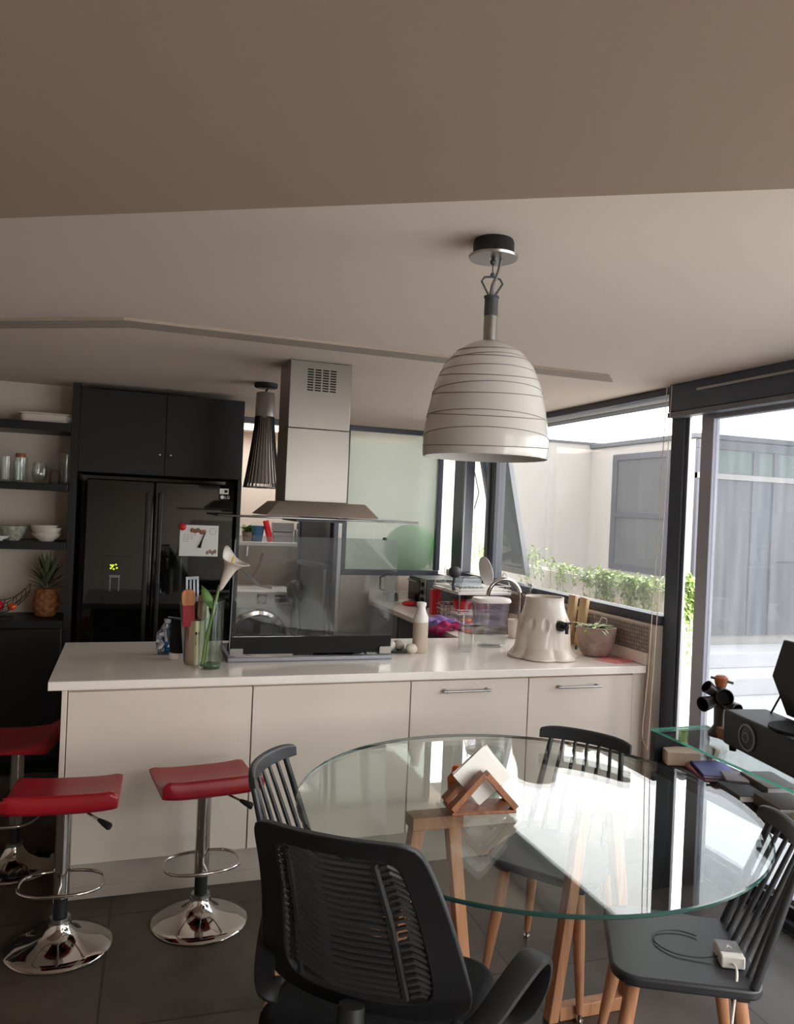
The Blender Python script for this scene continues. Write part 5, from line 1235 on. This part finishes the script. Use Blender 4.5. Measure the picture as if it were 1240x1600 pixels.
# ================================================================== PENDANT LAMPS
t = thing('pendant_lamp', (0.868, 1.86, 1.826), 'large white glass dome pendant with thin grey swirl lines over the glass table', 'pendant lamp')
PR = [(0.160, 0.0), (0.1625, 0.010), (0.1615, 0.055), (0.152, 0.118), (0.137, 0.185), (0.116, 0.235), (0.088, 0.270), (0.055, 0.292), (0.026, 0.302)]
def prad(z):
    for (r0, z0), (r1, z1) in zip(PR, PR[1:]):
        if z <= z1: return r0+(r1-r0)*(z-z0)/(z1-z0) if z1 > z0 else r0
    return PR[-1][0]
fine = [(prad(z0), z0) for z0 in [0.302*k/40 for k in range(41)]]
inner = [(max(r-0.004, 0.02), z-0.002 if z > 0.01 else z) for r, z in fine[::-1]]
sh = MB().lathe(fine+inner, 64).build('shade', 'shade', t, smooth=60)
for z0, am, ph in ((0.028, 0.010, 0.5), (0.05, 0.014, 3.6), (0.098, 0.009, 3.9), (0.106, 0.016, 0.2), (0.158, 0.010, 0.4), (0.166, 0.012, 3.3), (0.206, 0.013, 0.2), (0.216, 0.006, 3.4), (0.246, 0.010, 3.0), (0.254, 0.008, 0.2), (0.275, 0.006, 0.6)):
    q = MB(); q.tube([((prad(z0+am*math.sin(a*PI/36+ph))+0.0006)*math.cos(a*PI/36), (prad(z0+am*math.sin(a*PI/36+ph))+0.0006)*math.sin(a*PI/36), z0+am*math.sin(a*PI/36+ph)) for a in range(72)], 0.0011, 5, closed=True)
    q.build('swirl_line', 'line', sh)
MB().cyl((0, 0, 0.303), (0, 0, 0.367), 0.0175, seg=24).build('lower_sleeve', 'satin', t)
MB().cyl((0, 0, 0.3675), (0, 0, 0.415), 0.0178, seg=24).cyl((0, 0, 0.415), (0, 0, 0.419), 0.02, seg=24).build('upper_sleeve', 'darkgrey', t)
q = MB()
q.tube([(-0.008, 0, 0.42), (-0.03, 0, 0.455), (-0.022, 0, 0.466), (0, 0, 0.47), (0.022, 0, 0.466), (0.03, 0, 0.455), (0.008, 0, 0.42)], 0.003, 6)
q.build('wire_clip', 'darkgrey', t)
MB().tube([(0.0, 0, 0.42), (0.002, 0.0, 0.445), (0.016, 0, 0.485), (0.022, 0, 0.515)], [0.008, 0.006, 0.004, 0.004], 8).build('cable', 'midgrey', t)
q = MB().cyl((0, 0, 0.47), (0, 0, 0.514), 0.0016, seg=8)
q.ball((0, 0, 0.475), 0.006, seg=12, ring=8).ball((0, 0, 0.508), 0.008, seg=12, ring=8); q.build('suspension_wire', 'darkgrey', t)
MB().lathe([(0, 0.516), (0.062, 0.516), (0.064, 0.522), (0.054, 0.528), (0, 0.528)], 48).build('ceiling_plate', 'satin', t)
MB().lathe([(0, 0.5285), (0.053, 0.5285), (0.053, 0.556), (0.05, 0.5635), (0, 0.5635)], 48).build('ceiling_cup', 'blackplastic', t)
MB().ball((0, 0, 0.16), 0.035, (1, 1, 1.3), 18, 12).cyl((0, 0, 0.2), (0, 0, 0.30), 0.015).build('bulb', 'white', t)
t = thing('slatted_pendant_lamp', (0.735, 4.62, 1.785), 'black slatted cone pendant with a steel neck beside the range hood', 'pendant lamp')
for k in range(28):
    a = 2*PI*k/28; c, s = math.cos(a), math.sin(a); mb = MB()
    rows = []
    for u in [i/10 for i in range(11)]:
        z = 0.41*u; r = 0.052+0.052*(1-u)**1.25
        rows.append((r, z))
    P1 = []
    for r, z in rows:
        wd = 0.0017; dp = 0.004
        P1.append([mb.bm.verts.new(((r+dr)*c-wd*e*s, (r+dr)*s+wd*e*c, z)) for dr, e in ((-dp, -1), (-dp, 1), (dp, 1), (dp, -1))])
    for A, B in zip(P1, P1[1:]):
        for j in range(4): mb._f([A[j], A[(j+1) % 4], B[(j+1) % 4], B[j]])
    mb._f(P1[0][::-1]); mb._f(P1[-1]); mb.build('slat', 'blackplastic', t, smooth=0)
M['diff'] = mat('pale_lamp_diffuser', (236, 228, 220), 0.6)
MB().lathe([(0.0, 0.02), (0.092, 0.02), (0.083, 0.08), (0.062, 0.20), (0.046, 0.40), (0, 0.40)], 36).build('diffuser', 'diff', t)
MB().tube([(0.106*math.cos(a*PI/20), 0.106*math.sin(a*PI/20), -0.004) for a in range(40)], 0.004, 8, closed=True).build('bottom_ring', 'chrome', t)
MB().lathe([(0, 0.4105), (0.056, 0.4105), (0.054, 0.545), (0.05, 0.55), (0, 0.55)], 32).build('neck', 'satin', t)
MB().tube([(0.0, 0, 0.55), (0.004, 0, 0.565), (0.012, 0, 0.576)], 0.006, 8).build('cord', 'blackplastic', t)
MB().lathe([(0, 0.577), (0.06, 0.577), (0.068, 0.583), (0.068, 0.6045), (0, 0.6045)], 32).build('ceiling_cup', 'blackplastic', t)

# ================================================================== LIGHT, CAMERA
wd = bpy.data.worlds.new('sky'); S.world = wd; wd.use_nodes = True
bg = wd.node_tree.nodes['Background']; bg.inputs['Color'].default_value = (1.0, 0.975, 0.945, 1); bg.inputs['Strength'].default_value = SKY
def portal(c, sx, sy, rot):
    l = bpy.data.lights.new('daylight_portal', 'AREA'); l.shape = 'RECTANGLE'; l.size = sx; l.size_y = sy; l.cycles.is_portal = True
    o = bpy.data.objects.new('daylight_portal', l); COL.objects.link(o); o.location = c; o.rotation_euler = rot
# portals look into the room
portal((1.85, -1.42, CZ+0.13), 1.2, 2.15, (0, 0, 0))
portal((1.22, 7.3, CZ+0.13), 0.85, 0.6, (0, 0, 0))
portal((2.2, -3.31, 1.15), 0.95, 2.3, (math.radians(90), 0, 0))
portal((2.81, 0.08, 1.15), 2.3, 6.56, (0, math.radians(90), 0))
portal((2.80, 4.48, 1.77), 1.17, 2.05, (0, math.radians(90), 0))
cam = bpy.data.cameras.new('camera'); co = bpy.data.objects.new('camera', cam); COL.objects.link(co); S.camera = co
cam.sensor_fit = 'VERTICAL'; cam.sensor_height = 36.0; cam.lens = 1230/1600*36.0; cam.clip_start = 0.05; cam.clip_end = 200
r_ = V((0.94549863, -0.32271486, 0.04344495)); u_ = V((-0.04055159, 0.01568689, 0.9990543)); f_ = V((0.32309119, 0.94636623, -0.00174533))
Mx = Matrix((( r_.x, u_.x, -f_.x, 0), (r_.y, u_.y, -f_.y, 0), (r_.z, u_.z, -f_.z, 1.68), (0, 0, 0, 1)))
co.matrix_world = Mx
S.view_settings.view_transform = 'Standard'; S.view_settings.look = 'None'; S.view_settings.gamma = 1.0; S.view_settings.use_curve_mapping = False
S.view_settings.exposure = EXPO
S.cycles.max_bounces = 14; S.cycles.diffuse_bounces = 8; S.cycles.glossy_bounces = 6; S.cycles.transmission_bounces = 10; S.cycles.transparent_max_bounces = 24
S.cycles.caustics_reflective = False; S.cycles.caustics_refractive = False
S.cycles.use_denoising = True; S.cycles.sample_clamp_indirect = 6.0
